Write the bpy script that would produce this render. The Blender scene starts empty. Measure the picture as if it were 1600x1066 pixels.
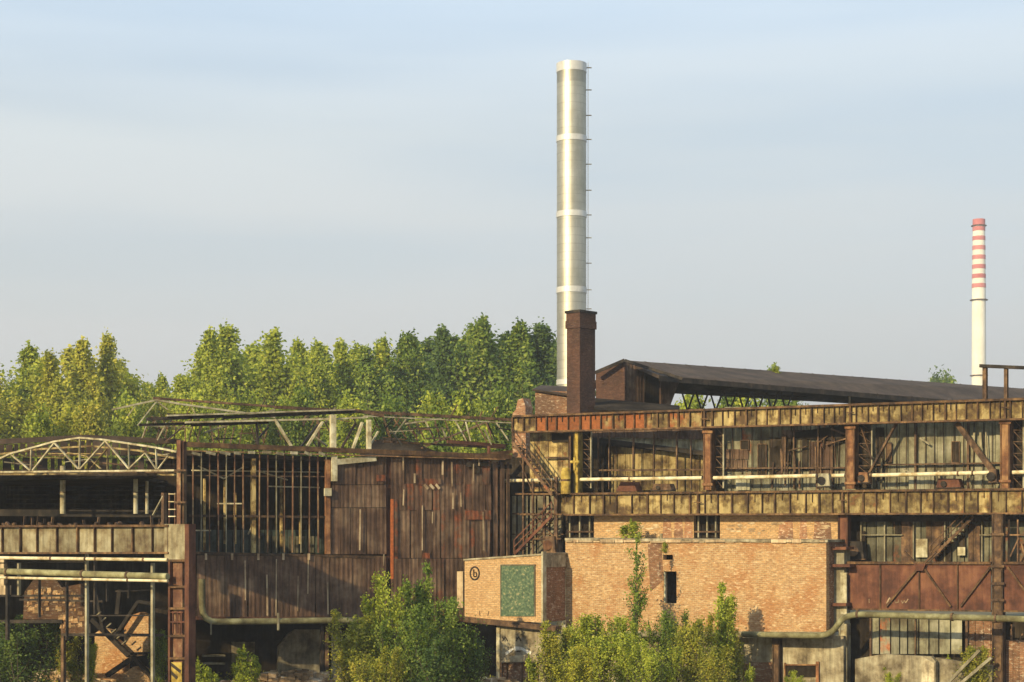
import bpy, math, random
import numpy as np
from mathutils import Vector
R = math.radians
random.seed(7); np.random.seed(7)
S = bpy.context.scene
COL = S.collection
# ------------------------------------------------------------------ camera
K = 2667.0; HY = 812.0; CZ = 10.0
cam = bpy.data.objects.new('camera', bpy.data.cameras.new('camera')); COL.objects.link(cam)
cam.location = (0, 0, CZ); cam.rotation_euler = (R(90), 0, 0)
cam.data.sensor_width = 36; cam.data.lens = 36*K/1600
cam.data.shift_y = (HY-533)/1600
cam.data.clip_end = 8000; cam.data.clip_start = 0.5
S.camera = cam
# ------------------------------------------------------------------ sky and sun
EL, AZ = 22, 218
w = bpy.data.worlds.new('World'); S.world = w; w.use_nodes = True
nt = w.node_tree; nt.nodes.clear(); N = nt.nodes.new; LK = nt.links.new
out = N('ShaderNodeOutputWorld'); bg = N('ShaderNodeBackground'); bg.inputs[1].default_value = 0.118
sky = N('ShaderNodeTexSky'); sky.sky_type = 'NISHITA'; sky.sun_disc = False
sky.sun_elevation = R(EL); sky.sun_rotation = R(AZ); sky.air_density = 1.0; sky.dust_density = 1.5; sky.ozone_density = 1.5
tc = N('ShaderNodeTexCoord'); sp = N('ShaderNodeSeparateXYZ'); LK(tc.outputs['Generated'], sp.inputs[0])
# pale haze low down, thin streaks of high cloud
mr = N('ShaderNodeMapRange'); mr.inputs[1].default_value = 0.0; mr.inputs[2].default_value = 0.36
mr.inputs[3].default_value = 0.98; mr.inputs[4].default_value = 0.72; LK(sp.outputs[2], mr.inputs[0])
mp = N('ShaderNodeMapping'); mp.inputs['Scale'].default_value = (1.1, 1.1, 10); mp.inputs['Rotation'].default_value = (0, R(5), 0)
LK(tc.outputs['Generated'], mp.inputs[0])
nz = N('ShaderNodeTexNoise'); nz.inputs['Scale'].default_value = 1.5; nz.inputs['Detail'].default_value = 5; nz.inputs['Roughness'].default_value = .45
LK(mp.outputs[0], nz.inputs['Vector'])
cr = N('ShaderNodeMapRange'); cr.inputs[1].default_value = .42; cr.inputs[2].default_value = .66; cr.inputs[3].default_value = -.12; cr.inputs[4].default_value = .22
LK(nz.outputs[0], cr.inputs[0])
ad = N('ShaderNodeMath'); ad.operation = 'ADD'; ad.use_clamp = True; LK(mr.outputs[0], ad.inputs[0]); LK(cr.outputs[0], ad.inputs[1])
ramp = N('ShaderNodeValToRGB'); LK(sp.outputs[2], ramp.inputs[0])
e = ramp.color_ramp.elements; e[0].position = 0.0; e[0].color = (4.3, 4.2, 4.25, 1); e[1].position = .31; e[1].color = (4.5, 6.0, 7.6, 1)
e2 = ramp.color_ramp.elements.new(.12); e2.color = (4.9, 5.1, 5.15, 1)
e3 = ramp.color_ramp.elements.new(.22); e3.color = (5.1, 5.7, 6.0, 1)
mx = N('ShaderNodeMix'); mx.data_type = 'RGBA'; LK(ad.outputs[0], mx.inputs[0]); LK(sky.outputs[0], mx.inputs[6]); LK(ramp.outputs[0], mx.inputs[7])
cm = N('ShaderNodeMapRange'); cm.inputs[1].default_value = .40; cm.inputs[2].default_value = .68; cm.inputs[3].default_value = 0; cm.inputs[4].default_value = .26; LK(nz.outputs[0], cm.inputs[0])
mx2 = N('ShaderNodeMix'); mx2.data_type = 'RGBA'; LK(cm.outputs[0], mx2.inputs[0]); LK(mx.outputs[2], mx2.inputs[6]); mx2.inputs[7].default_value = (5.6, 5.85, 6.0, 1)
LK(mx2.outputs[2], bg.inputs[0]); LK(bg.outputs[0], out.inputs[0])
sun = bpy.data.objects.new('sun', bpy.data.lights.new('sun', 'SUN')); COL.objects.link(sun)
sun.data.energy = 5.0; sun.data.angle = R(.6); sun.data.color = (1, .80, .45)
sd = Vector((math.sin(R(AZ))*math.cos(R(EL)), math.cos(R(AZ))*math.cos(R(EL)), math.sin(R(EL))))
sun.rotation_euler = sd.to_track_quat('Z', 'Y').to_euler(); sun.location = sd*300
S.view_settings.view_transform = 'Standard'; S.view_settings.look = 'None'
S.view_settings.exposure = 0.32; S.view_settings.gamma = 1
# ------------------------------------------------------------------ materials
def nodes(name):
    m = bpy.data.materials.new(name); m.use_nodes = True
    t = m.node_tree; b = t.nodes['Principled BSDF']; return m, t, b
def mathn(t, op, a, b=None, clamp=False):
    n = t.nodes.new('ShaderNodeMath'); n.operation = op; n.use_clamp = clamp
    for i, v in enumerate((a, b)):
        if v is None: continue
        if isinstance(v, (int, float)): n.inputs[i].default_value = v
        else: t.links.new(v, n.inputs[i])
    return n.outputs[0]
def mixc(t, f, a, b, mode='MIX'):
    n = t.nodes.new('ShaderNodeMix'); n.data_type = 'RGBA'; n.blend_type = mode
    for i, v in ((0, f), (6, a), (7, b)):
        if isinstance(v, (int, float)): n.inputs[i].default_value = v
        elif isinstance(v, tuple): n.inputs[i].default_value = (*v, 1)
        else: t.links.new(v, n.inputs[i])
    return n.outputs[2]
def noise(t, vec, scale, detail=5, rough=.6, stretch=(1, 1, 1)):
    m = t.nodes.new('ShaderNodeMapping'); m.inputs['Scale'].default_value = stretch; t.links.new(vec, m.inputs[0])
    n = t.nodes.new('ShaderNodeTexNoise'); n.inputs['Scale'].default_value = scale; n.inputs['Detail'].default_value = detail
    n.inputs['Roughness'].default_value = rough; t.links.new(m.outputs[0], n.inputs['Vector']); return n.outputs[0]
def rampn(t, f, stops):
    r = t.nodes.new('ShaderNodeValToRGB'); t.links.new(f, r.inputs[0]); e = r.color_ramp.elements
    while len(e) < len(stops): e.new(.5)
    for i, (p, c) in enumerate(stops): e[i].position = p; e[i].color = (*c, 1)
    return r.outputs[0]
def coords(t):
    c = t.nodes.new('ShaderNodeTexCoord'); o = t.nodes.new('ShaderNodeObjectInfo')
    v = t.nodes.new('ShaderNodeVectorMath'); v.operation = 'ADD'; k = mathn(t, 'MULTIPLY', o.outputs['Random'], 37.0)
    t.links.new(c.outputs['Object'], v.inputs[0]); t.links.new(k, v.inputs[1]); return v.outputs[0]
def attr(t, n):
    a = t.nodes.new('ShaderNodeAttribute'); a.attribute_name = n; return a.outputs['Fac']
def mul(t, col, f):
    n = t.nodes.new('ShaderNodeVectorMath'); n.operation = 'SCALE'; t.links.new(col, n.inputs[0]); t.links.new(f, n.inputs['Scale']); return n.outputs[0]
def weathered(name, c1, c2, c3, scale=1.2, corr=0, rough=.8, metal=0.0, streak=.5, bump=.3, rustcol=(.30, .085, .025), lo=.38, hi=.62, spec=.3):
    """three tones broken up by noise, vertical run-off streaks, per-sheet tint and rust patches"""
    m, t, b = nodes(name); v = coords(t)
    n1 = noise(t, v, scale, 7, .68); col = rampn(t, n1, [(lo, c1), (.5, c2), (hi, c3)])
    n2 = noise(t, v, 2.6, 5, .6, (2.2, 2.2, .22))
    s = t.nodes.new('ShaderNodeMapRange'); t.links.new(n2, s.inputs[0]); s.inputs[1].default_value = .3; s.inputs[2].default_value = .7
    s.inputs[3].default_value = 1-streak; s.inputs[4].default_value = 1+streak*.4
    col = mul(t, col, s.outputs[0]); col = mul(t, col, attr(t, 'tint'))
    n3 = noise(t, v, 1.7, 6, .65); rf = mathn(t, 'MULTIPLY', mathn(t, 'SUBTRACT', mathn(t, 'ADD', n3, attr(t, 'rust')), .98), 5.0, True)
    n4 = noise(t, v, 6, 5, .7); col = mixc(t, rf, col, mul(t, rampn(t, n4, [(.3, tuple(x*.55 for x in rustcol)), (.7, tuple(min(1, x*1.35) for x in rustcol))]), attr(t, 'tint')))
    t.links.new(col, b.inputs['Base Color']); b.inputs['Roughness'].default_value = rough; b.inputs['Metallic'].default_value = metal
    b.inputs['Specular IOR Level'].default_value = spec
    if bump:
        bp = t.nodes.new('ShaderNodeBump'); bp.inputs['Strength'].default_value = bump; bp.inputs['Distance'].default_value = .05
        hgt = noise(t, v, 9, 6, .7)
        if corr:
            cs = t.nodes.new('ShaderNodeTexCoord'); sx = t.nodes.new('ShaderNodeSeparateXYZ'); t.links.new(cs.outputs['Object'], sx.inputs[0])
            hgt = mathn(t, 'ADD', mathn(t, 'MULTIPLY', mathn(t, 'SINE', mathn(t, 'MULTIPLY', sx.outputs[0], corr)), .8), hgt)
        t.links.new(hgt, bp.inputs['Height']); t.links.new(bp.outputs[0], b.inputs['Normal'])
    return m
def brickmat(name, c1, c2, mortar, dirt=(.1, .07, .05), dirtamt=.5, pale=(.6, .5, .36), scale=1.0):
    m, t, b = nodes(name); c = t.nodes.new('ShaderNodeTexCoord'); s = t.nodes.new('ShaderNodeSeparateXYZ'); t.links.new(c.outputs['Object'], s.inputs[0])
    cm = t.nodes.new('ShaderNodeCombineXYZ'); t.links.new(mathn(t, 'ADD', s.outputs[0], s.outputs[1]), cm.inputs[0]); t.links.new(s.outputs[2], cm.inputs[1])
    k = t.nodes.new('ShaderNodeTexBrick'); t.links.new(cm.outputs[0], k.inputs['Vector']); k.inputs['Scale'].default_value = scale
    k.inputs['Color1'].default_value = (*c1, 1); k.inputs['Color2'].default_value = (*c2, 1); k.inputs['Mortar'].default_value = (*mortar, 1)
    k.inputs['Brick Width'].default_value = .27; k.inputs['Row Height'].default_value = .11; k.inputs['Mortar Size'].default_value = .013; k.inputs['Bias'].default_value = 0
    v = coords(t)
    big = noise(t, v, .5, 6, .65); f = t.nodes.new('ShaderNodeMapRange'); t.links.new(big, f.inputs[0]); f.inputs[1].default_value = .47; f.inputs[2].default_value = .60; f.inputs[4].default_value = dirtamt
    col = mixc(t, f.outputs[0], k.outputs['Color'], dirt)
    sp_ = noise(t, v, 3.2, 6, .75, (1, 1, 2.6)); g = t.nodes.new('ShaderNodeMapRange'); t.links.new(sp_, g.inputs[0]); g.inputs[1].default_value = .54; g.inputs[2].default_value = .64; g.inputs[4].default_value = .75
    col = mixc(t, g.outputs[0], col, pale)
    n5 = noise(t, v, 5, 4, .7, (1, 1, 2.2)); q = t.nodes.new('ShaderNodeMapRange'); t.links.new(n5, q.inputs[0]); q.inputs[1].default_value = .25; q.inputs[2].default_value = .75; q.inputs[3].default_value = .55; q.inputs[4].default_value = 1.35
    col = mul(t, col, q.outputs[0]); col = mul(t, col, attr(t, 'tint'))
    t.links.new(col, b.inputs['Base Color']); b.inputs['Roughness'].default_value = .9; b.inputs['Specular IOR Level'].default_value = .15
    bp = t.nodes.new('ShaderNodeBump'); bp.inputs['Strength'].default_value = .6; bp.inputs['Distance'].default_value = .04
    t.links.new(mathn(t, 'ADD', n5, mathn(t, 'MULTIPLY', k.outputs['Fac'], -.5)), bp.inputs['Height']); t.links.new(bp.outputs[0], b.inputs['Normal'])
    return m
def leafmat(name, dark, mid, light):
    m, t, b = nodes(name); col = rampn(t, attr(t, 'tint'), [(.1, dark), (.5, mid), (.95, light)])
    t.links.new(col, b.inputs['Base Color']); b.inputs['Roughness'].default_value = .65; b.inputs['Specular IOR Level'].default_value = .25
    tr = t.nodes.new('ShaderNodeBsdfTranslucent'); t.links.new(mixc(t, 1.0, col, (1.0, 1.0, .5), 'MULTIPLY'), tr.inputs[0])
    a = t.nodes.new('ShaderNodeMixShader'); a.inputs[0].default_value = .4; t.links.new(b.outputs[0], a.inputs[1]); t.links.new(tr.outputs[0], a.inputs[2])
    t.links.new(a.outputs[0], t.nodes['Material Output'].inputs[0]); return m
M = {}
M['ochre'] = weathered('ochre_paint_over_rust', (.085, .05, .022), (.235, .165, .06), (.39, .30, .13), 1.1, rustcol=(.23, .075, .022), lo=.40, hi=.56)
M['orange'] = weathered('orange_rusted_plate', (.10, .042, .02), (.21, .095, .042), (.34, .19, .085), 1.1, rustcol=(.22, .06, .02))
M['flange'] = weathered('dark_rust_flange', (.05, .027, .015), (.11, .058, .027), (.21, .12, .05), 1.6)
M['rust'] = weathered('brown_rust', (.045, .027, .017), (.105, .06, .034), (.20, .12, .06), 1.5)
M['redrust'] = weathered('red_rust', (.07, .028, .018), (.13, .050, .029), (.19, .082, .043), .8, streak=.35)
M['postrust'] = weathered('flaking_red_paint', (.10, .042, .026), (.20, .10, .055), (.38, .27, .14), .9, streak=.4)
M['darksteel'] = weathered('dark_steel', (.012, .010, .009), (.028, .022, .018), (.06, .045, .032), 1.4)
M['darkwall'] = weathered('dark_wall_and_shade', (.018, .014, .011), (.034, .027, .020), (.065, .05, .036), .5, rough=1, spec=.03)  # dark walls and roofs; also puts the shade of interiors and openings into colour
M['clad'] = weathered('brown_cladding_sheet', (.07, .038, .024), (.118, .068, .042), (.19, .125, .078), .7, corr=22, streak=.55, rustcol=(.23, .06, .02))
M['roof'] = weathered('brown_roof_felt', (.042, .029, .021), (.064, .044, .031), (.095, .066, .046), .5, streak=.25, rough=.9)
M['greymetal'] = weathered('dull_grey_metal', (.16, .13, .08), (.25, .22, .14), (.36, .33, .23), 1.0, streak=.4)
M['girdergrey'] = weathered('grey_girder_paint', (.14, .095, .05), (.27, .225, .13), (.38, .34, .22), .9, streak=.4)
M['cream'] = weathered('cream_steel_paint', (.22, .17, .09), (.42, .37, .23), (.58, .54, .38), 1.3, streak=.35)
M['pale'] = weathered('pale_panel', (.085, .07, .042), (.175, .165, .105), (.27, .255, .18), .6, corr=30, streak=.35)
M['tealglass'] = weathered('dusty_teal_panel', (.03, .04, .035), (.06, .085, .075), (.11, .14, .12), .8, rough=.45)
M['yellow'] = weathered('yellow_paint', (.14, .085, .02), (.40, .28, .05), (.56, .42, .10), 1.4, streak=.3)
M['railpaint'] = weathered('pale_yellow_pipe_paint', (.40, .30, .14), (.70, .60, .38), (.80, .73, .52), 1.3, streak=.2, rough=.6)
M['lichen'] = weathered('green_grey_pipe_lagging', (.10, .085, .04), (.18, .165, .08), (.28, .27, .15), 1.1, streak=.2)
M['concrete'] = weathered('stained_concrete', (.13, .10, .06), (.30, .25, .16), (.46, .41, .28), .9, streak=.4, rough=.95)
M['render'] = weathered('worn_render', (.28, .19, .11), (.48, .36, .22), (.60, .48, .31), .9, streak=.25, rough=.95)
M['greendoor'] = None
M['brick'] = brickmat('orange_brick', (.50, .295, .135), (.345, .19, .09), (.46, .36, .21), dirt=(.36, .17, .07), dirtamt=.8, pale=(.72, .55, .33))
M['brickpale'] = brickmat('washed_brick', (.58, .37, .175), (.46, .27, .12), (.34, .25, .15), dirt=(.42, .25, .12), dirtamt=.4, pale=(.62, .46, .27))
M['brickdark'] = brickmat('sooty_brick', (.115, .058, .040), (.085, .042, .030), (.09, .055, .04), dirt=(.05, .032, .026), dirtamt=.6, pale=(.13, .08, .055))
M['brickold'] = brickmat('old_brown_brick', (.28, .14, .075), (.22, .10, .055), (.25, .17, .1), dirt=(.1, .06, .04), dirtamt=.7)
M['white'] = weathered('dirty_white', (.45, .42, .36), (.62, .6, .52), (.75, .72, .64), 2, streak=.2)
M['chalk'] = weathered('chalk_white', (.5, .42, .32), (.7, .62, .5), (.8, .75, .64), 3, streak=.1, bump=0)
M['black'] = weathered('black_mark', (.03, .02, .015), (.04, .03, .02), (.06, .045, .03), 3, bump=0)
M['bark'] = weathered('bark', (.05, .04, .028), (.10, .08, .055), (.17, .14, .10), 3)
M['rubble'] = weathered('rubble', (.16, .10, .05), (.34, .23, .12), (.58, .50, .38), .7, rough=1, streak=.1)
M['earth'] = None
M['silver'] = weathered('brushed_steel_flue', (.41, .385, .30), (.48, .455, .37), (.53, .505, .42), .35, rough=.46, metal=.85, streak=.10, bump=.0, spec=.5)
M['band'] = weathered('bright_joint_band', (.54, .53, .49), (.61, .60, .56), (.67, .66, .62), .8, rough=.4, metal=.35, streak=.1, bump=0)
M['stackwhite'] = weathered('white_stack_paint', (.70, .67, .58), (.78, .76, .66), (.83, .81, .72), .05, rough=.8, streak=.12, bump=0)
M['stackred'] = weathered('pale_red_paint', (.44, .13, .13), (.50, .17, .17), (.56, .22, .21), .05, rough=.8, streak=.12, bump=0)  # pale, slightly pinkish red for the stack bands
# mottled green gate: an own small-patch pattern
m, t, b = nodes('mottled_green_paint'); v = coords(t); n_ = noise(t, v, 7, 3, .6)
t.links.new(rampn(t, n_, [(.36, (.04, .07, .04)), (.50, (.075, .125, .065)), (.59, (.115, .155, .08)), (.68, (.30, .27, .14))]), b.inputs['Base Color']); b.inputs['Roughness'].default_value = .8; M['greendoor'] = m
m, t, b = nodes('weedy_earth'); v = coords(t); n_ = noise(t, v, .25, 8, .7); n2 = noise(t, v, 3, 5, .7)
c_ = rampn(t, n_, [(.38, (.055, .06, .02)), (.5, (.12, .10, .045)), (.62, (.19, .14, .08))]); c_ = mixc(t, n2, c_, rampn(t, n2, [(.3, (.04, .05, .015)), (.7, (.22, .18, .11))]))
t.links.new(c_, b.inputs['Base Color']); b.inputs['Roughness'].default_value = 1; bp = t.nodes.new('ShaderNodeBump'); bp.inputs['Strength'].default_value = .8; t.links.new(n2, bp.inputs['Height']); t.links.new(bp.outputs[0], b.inputs['Normal']); M['earth'] = m
M['leaf_yellow'] = leafmat('yellow_leaves', (.20, .22, .03), (.44, .44, .05), (.68, .60, .10))
M['leaf_lime'] = leafmat('lime_leaves', (.14, .19, .025), (.36, .42, .05), (.60, .60, .09))
M['leaf_green'] = leafmat('green_leaves', (.06, .11, .02), (.18, .26, .04), (.38, .43, .08))
M['leaf_dark'] = leafmat('dark_green_leaves', (.035, .07, .02), (.10, .165, .04), (.23, .30, .065))
M['leaf_autumn'] = leafmat('autumn_leaves', (.13, .155, .022), (.33, .34, .045), (.60, .50, .08))
# ------------------------------------------------------------------ geometry helpers
def ray(px, py): return Vector(((px-800)/K, 1.0, (HY-py)/K))
CAMP = Vector((0, 0, CZ))
def at(px, py, Y): return CAMP + ray(px, py)*Y
class Frame:
    def __init__(s, px, Y, deg):
        s.P = Vector(((px-800)/K*Y, Y, 0)); s.a = R(deg); s.u = Vector((math.cos(s.a), math.sin(s.a), 0)); s.n = Vector((math.sin(s.a), -math.cos(s.a), 0))
    def hit(s, px, py, d=0):
        r = ray(px, py); tt = ((s.P + s.n*d - CAMP).dot(s.n))/r.dot(s.n); return CAMP + r*tt
class MB:
    def __init__(s): s.v = []; s.f = []; s.t = []; s.r = []; s.sm = []
    def add(s, vs, fs, tint=1.0, rust=0.0, smooth=False):
        o = len(s.v); s.v += [Vector(x) for x in vs]
        for f in fs: s.f.append([i+o for i in f]); s.t.append(tint); s.r.append(rust); s.sm.append(smooth)
        return s
    def hexa(s, c, tint=1.0, rust=0.0):   # 8 corners: 4 front ccw, 4 back
        return s.add(c, [(0, 1, 2, 3), (7, 6, 5, 4), (0, 4, 5, 1), (1, 5, 6, 2), (2, 6, 7, 3), (3, 7, 4, 0)], tint, rust)
    def beam(s, p, q, wd, t, n, tint=1.0, rust=0.0):
        a = (q-p).normalized(); sd_ = a.cross(n).normalized()*wd*.5; b = -n*t
        return s.hexa([p-sd_, q-sd_, q+sd_, p+sd_, p-sd_+b, q-sd_+b, q+sd_+b, p+sd_+b], tint, rust)
    def ibeam(s, p, q, wd, t, n, tint=1.0, rust=0.0):   # H section: front flange, web, back flange
        tf = t*.12; s.beam(p, q, wd, tf, n, tint, rust); s.beam(p-n*tf, q-n*tf, wd*.14, t-2*tf, n, tint, rust); s.beam(p-n*(t-tf), q-n*(t-tf), wd, tf, n, tint, rust); return s
    def poly(s, pts, n, t, tint=1.0, rust=0.0):
        k = len(pts); b = [p-n*t for p in pts]; pts = list(pts)
        return s.add(pts+b, [tuple(range(k)), tuple(range(2*k-1, k-1, -1))] + [(i, i+k, (i+1) % k+k, (i+1) % k) for i in range(k)], tint, rust)
    def box(s, c, sx, sy, sz, ang=0, tint=1.0, rust=0.0):
        u = Vector((math.cos(ang), math.sin(ang), 0))*sx/2; v = Vector((-math.sin(ang), math.cos(ang), 0))*sy/2; z = Vector((0, 0, sz/2)); c = Vector(c)
        return s.hexa([c-u-v-z, c+u-v-z, c+u-v+z, c-u-v+z, c-u+v-z, c+u+v-z, c+u+v+z, c-u+v+z], tint, rust)
    def tube(s, pts, rad, seg=10, tint=1.0, rust=0.0, cap=True):
        pts = [Vector(p) for p in pts]; rad = rad if isinstance(rad, (list, tuple)) else [rad]*len(pts); rings = []; up = None
        for i, p in enumerate(pts):
            a = (pts[min(i+1, len(pts)-1)] - pts[max(i-1, 0)]).normalized()
            if up is None: up = Vector((0, 0, 1)) if abs(a.z) < .9 else Vector((1, 0, 0))
            e1 = a.cross(up).normalized(); e2 = e1.cross(a).normalized(); up = e2
            rings.append([p + (e1*math.cos(2*math.pi*j/seg) + e2*math.sin(2*math.pi*j/seg))*rad[i] for j in range(seg)])
        vs = [v for r_ in rings for v in r_]; fs = []
        for i in range(len(pts)-1):
            for j in range(seg): fs.append((i*seg+j, i*seg+(j+1) % seg, (i+1)*seg+(j+1) % seg, (i+1)*seg+j))
        s.add(vs, fs, tint, rust, True)
        if cap: s.add(rings[0], [tuple(range(seg-1, -1, -1))], tint, rust); s.add(rings[-1], [tuple(range(seg))], tint, rust)
        return s
    def bar(s, F, a, b, wpx, d=0, t=None, tint=1.0, rust=0.0, sec='box', db=None):
        """beam between two picture points lying on frame F's vertical plane"""
        j = random.uniform(-.006, .006); p = F.hit(*a, d+j); q = F.hit(*b, (d if db is None else db)+j); wd = wpx/K*(p.y+q.y)/2
        return (s.ibeam if sec == 'I' else s.beam)(p, q, wd, t if t else wd, F.n, tint, rust)
    def sheet(s, F, pts, d=0, t=.08, tint=1.0, rust=0.0): return s.poly([F.hit(x, y, d) for x, y in pts], F.n, t, tint, rust)
    def sheets(s, F, xs, top, bot, d, wpx=14, jit=.35, dj=.05, t=.04, tj=.25, rustp=0.0, gap=.6, tint=1.0, edge=0, skew=0):
        x, xe = xs; fn = lambda g, q: g(q) if callable(g) else g
        while x < xe-1:
            wd = wpx*random.uniform(1-jit, 1+jit); x2 = min(x+wd, xe); g = gap
            y0, y1 = fn(top, x)+random.uniform(-edge, edge), fn(top, x2)+random.uniform(-edge, edge)*0
            kx = random.uniform(-skew, skew); s.sheet(F, [(x+kx, fn(bot, x)+random.uniform(-edge, edge)), (x2-g+kx, fn(bot, x2)), (x2-g, y1), (x, y0)], d+random.uniform(-dj, dj), t, tint*random.uniform(1-tj, 1+tj), (random.uniform(.3, .55) if random.random() < rustp else 0))
            x = x2
        return s
def lin(x0, y0, x1, y1): return lambda x: y0 + (y1-y0)*(x-x0)/(x1-x0)
def mk(name, mb, mat, loc, ang=0, parent=None):
    c, s_ = math.cos(-ang), math.sin(-ang); vs = []
    for v in mb.v:
        x, y, z = v.x-loc[0], v.y-loc[1], v.z-loc[2]; vs.append((x*c-y*s_, x*s_+y*c, z))
    me = bpy.data.meshes.new(name); me.from_pydata(vs, [], mb.f)
    a = me.attributes.new('tint', 'FLOAT', 'FACE'); a.data.foreach_set('value', mb.t)
    a = me.attributes.new('rust', 'FLOAT', 'FACE'); a.data.foreach_set('value', mb.r)
    me.polygons.foreach_set('use_smooth', mb.sm); me.materials.append(M[mat] if isinstance(mat, str) else mat); me.update()
    o = bpy.data.objects.new(name, me); COL.objects.link(o)
    if parent: o.parent = parent
    else: o.location = loc; o.rotation_euler = (0, 0, ang)
    return o
def tag(o, label=None, cat=None, group=None, kind=None):
    if label: o['label'] = label
    if cat: o['category'] = cat
    if group: o['group'] = group
    if kind: o['kind'] = kind
    return o
class Thing:
    def __init__(s, name, label, cat, F=None, px=0, d=0, z=0, loc=None, group=None):
        s.ang = F.a if F else 0
        if loc is None: p = F.hit(px, HY, d); loc = (p.x, p.y, z)
        s.loc = tuple(loc); s.o = bpy.data.objects.new(name, None); COL.objects.link(s.o); s.o.empty_display_size = .3
        s.o.location = s.loc; s.o.rotation_euler = (0, 0, s.ang); tag(s.o, label, cat, group)
    def part(s, name, mb, mat, label=None, under=None):
        c, s_ = math.cos(-s.ang), math.sin(-s.ang)
        o = mk(name, mb, mat, s.loc, s.ang, under or s.o)
        if label: o['label'] = label
        return o
def solo(name, label, cat, mb, mat, F=None, group=None, kind=None):
    x = sum(v.x for v in mb.v)/len(mb.v); y = sum(v.y for v in mb.v)/len(mb.v); z = min(v.z for v in mb.v)
    return tag(mk(name, mb, mat, (x, y, z), F.a if F else 0), label, cat, group, kind)
# frames: G gallery front, A left crane girder (parallel), L left hall front
G = Frame(800, 107, -32.2); A = Frame(278, 80, -32.2); L = Frame(770, 106, 25)
# ------------------------------------------------------------------ ground
g = MB(); nx = 60
gx = np.linspace(-70, 70, 90); gy = np.linspace(70, 150, 60)
rg = np.random.RandomState(3)
hts = {}
vs = []; fs = []
for j, y in enumerate(gy):
    for i, x in enumerate(gx):
        edge = min(i, 89-i, j, 59-j); h = 0 if edge == 0 else (math.sin(x*.7+y*.3)*.10+math.sin(x*1.9-y*1.1)*.06+rg.uniform(-.06, .06))
        vs.append((x, y, h))
for j in range(59):
    for i in range(89): a = j*90+i; fs.append((a, a+1, a+91, a+90))
g.add(vs, fs)
B = 5000
g.add([(-B, -200, 0), (B, -200, 0), (B, 70, 0), (-B, 70, 0), (-B, 150, 0), (B, 150, 0), (B, B, 0), (-B, B, 0), (-70, 70, 0), (-70, 150, 0), (70, 70, 0), (70, 150, 0)],
      [(0, 1, 2, 10, 8, 3), (4, 9, 11, 5, 6, 7), (3, 8, 9, 4), (10, 2, 5, 11)])
tag(mk('ground', g, 'earth', (0, 0, 0)), kind='structure')
# ------------------------------------------------------------------ trees
def leafmesh(name, cen, size, tint, mat, bias=.9):
    n = len(cen); cen = np.asarray(cen, float); o_ = cen.copy(); o_[:, 2] = 0; o_ /= np.linalg.norm(o_, axis=1)[:, None]+1e-6; o_[:, 2] = .35
    nm = np.random.normal(size=(n, 3))*.75 + o_*bias; nm /= np.linalg.norm(nm, axis=1)[:, None]
    a = np.random.normal(size=(n, 3)); a -= (a*nm).sum(1)[:, None]*nm; a /= np.linalg.norm(a, axis=1)[:, None]; b_ = np.cross(nm, a)
    sz = size*np.random.uniform(.6, 1.3, (n, 1)); v = np.empty((n, 4, 3))
    v[:, 0] = cen+a*sz; v[:, 1] = cen+b_*sz*.6; v[:, 2] = cen-a*sz; v[:, 3] = cen-b_*sz*.6
    me = bpy.data.meshes.new(name); me.vertices.add(4*n); me.vertices.foreach_set('co', v.reshape(-1).astype(np.float32))
    me.loops.add(4*n); me.loops.foreach_set('vertex_index', np.arange(4*n, dtype=np.int32))
    me.polygons.add(n); me.polygons.foreach_set('loop_start', np.arange(0, 4*n, 4, dtype=np.int32)); me.polygons.foreach_set('loop_total', np.full(n, 4, dtype=np.int32))
    me.update(calc_edges=True); at_ = me.attributes.new('tint', 'FLOAT', 'FACE'); at_.data.foreach_set('value', np.clip(tint, 0, 1).astype(np.float32))
    me.materials.append(M[mat]); return me
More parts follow.
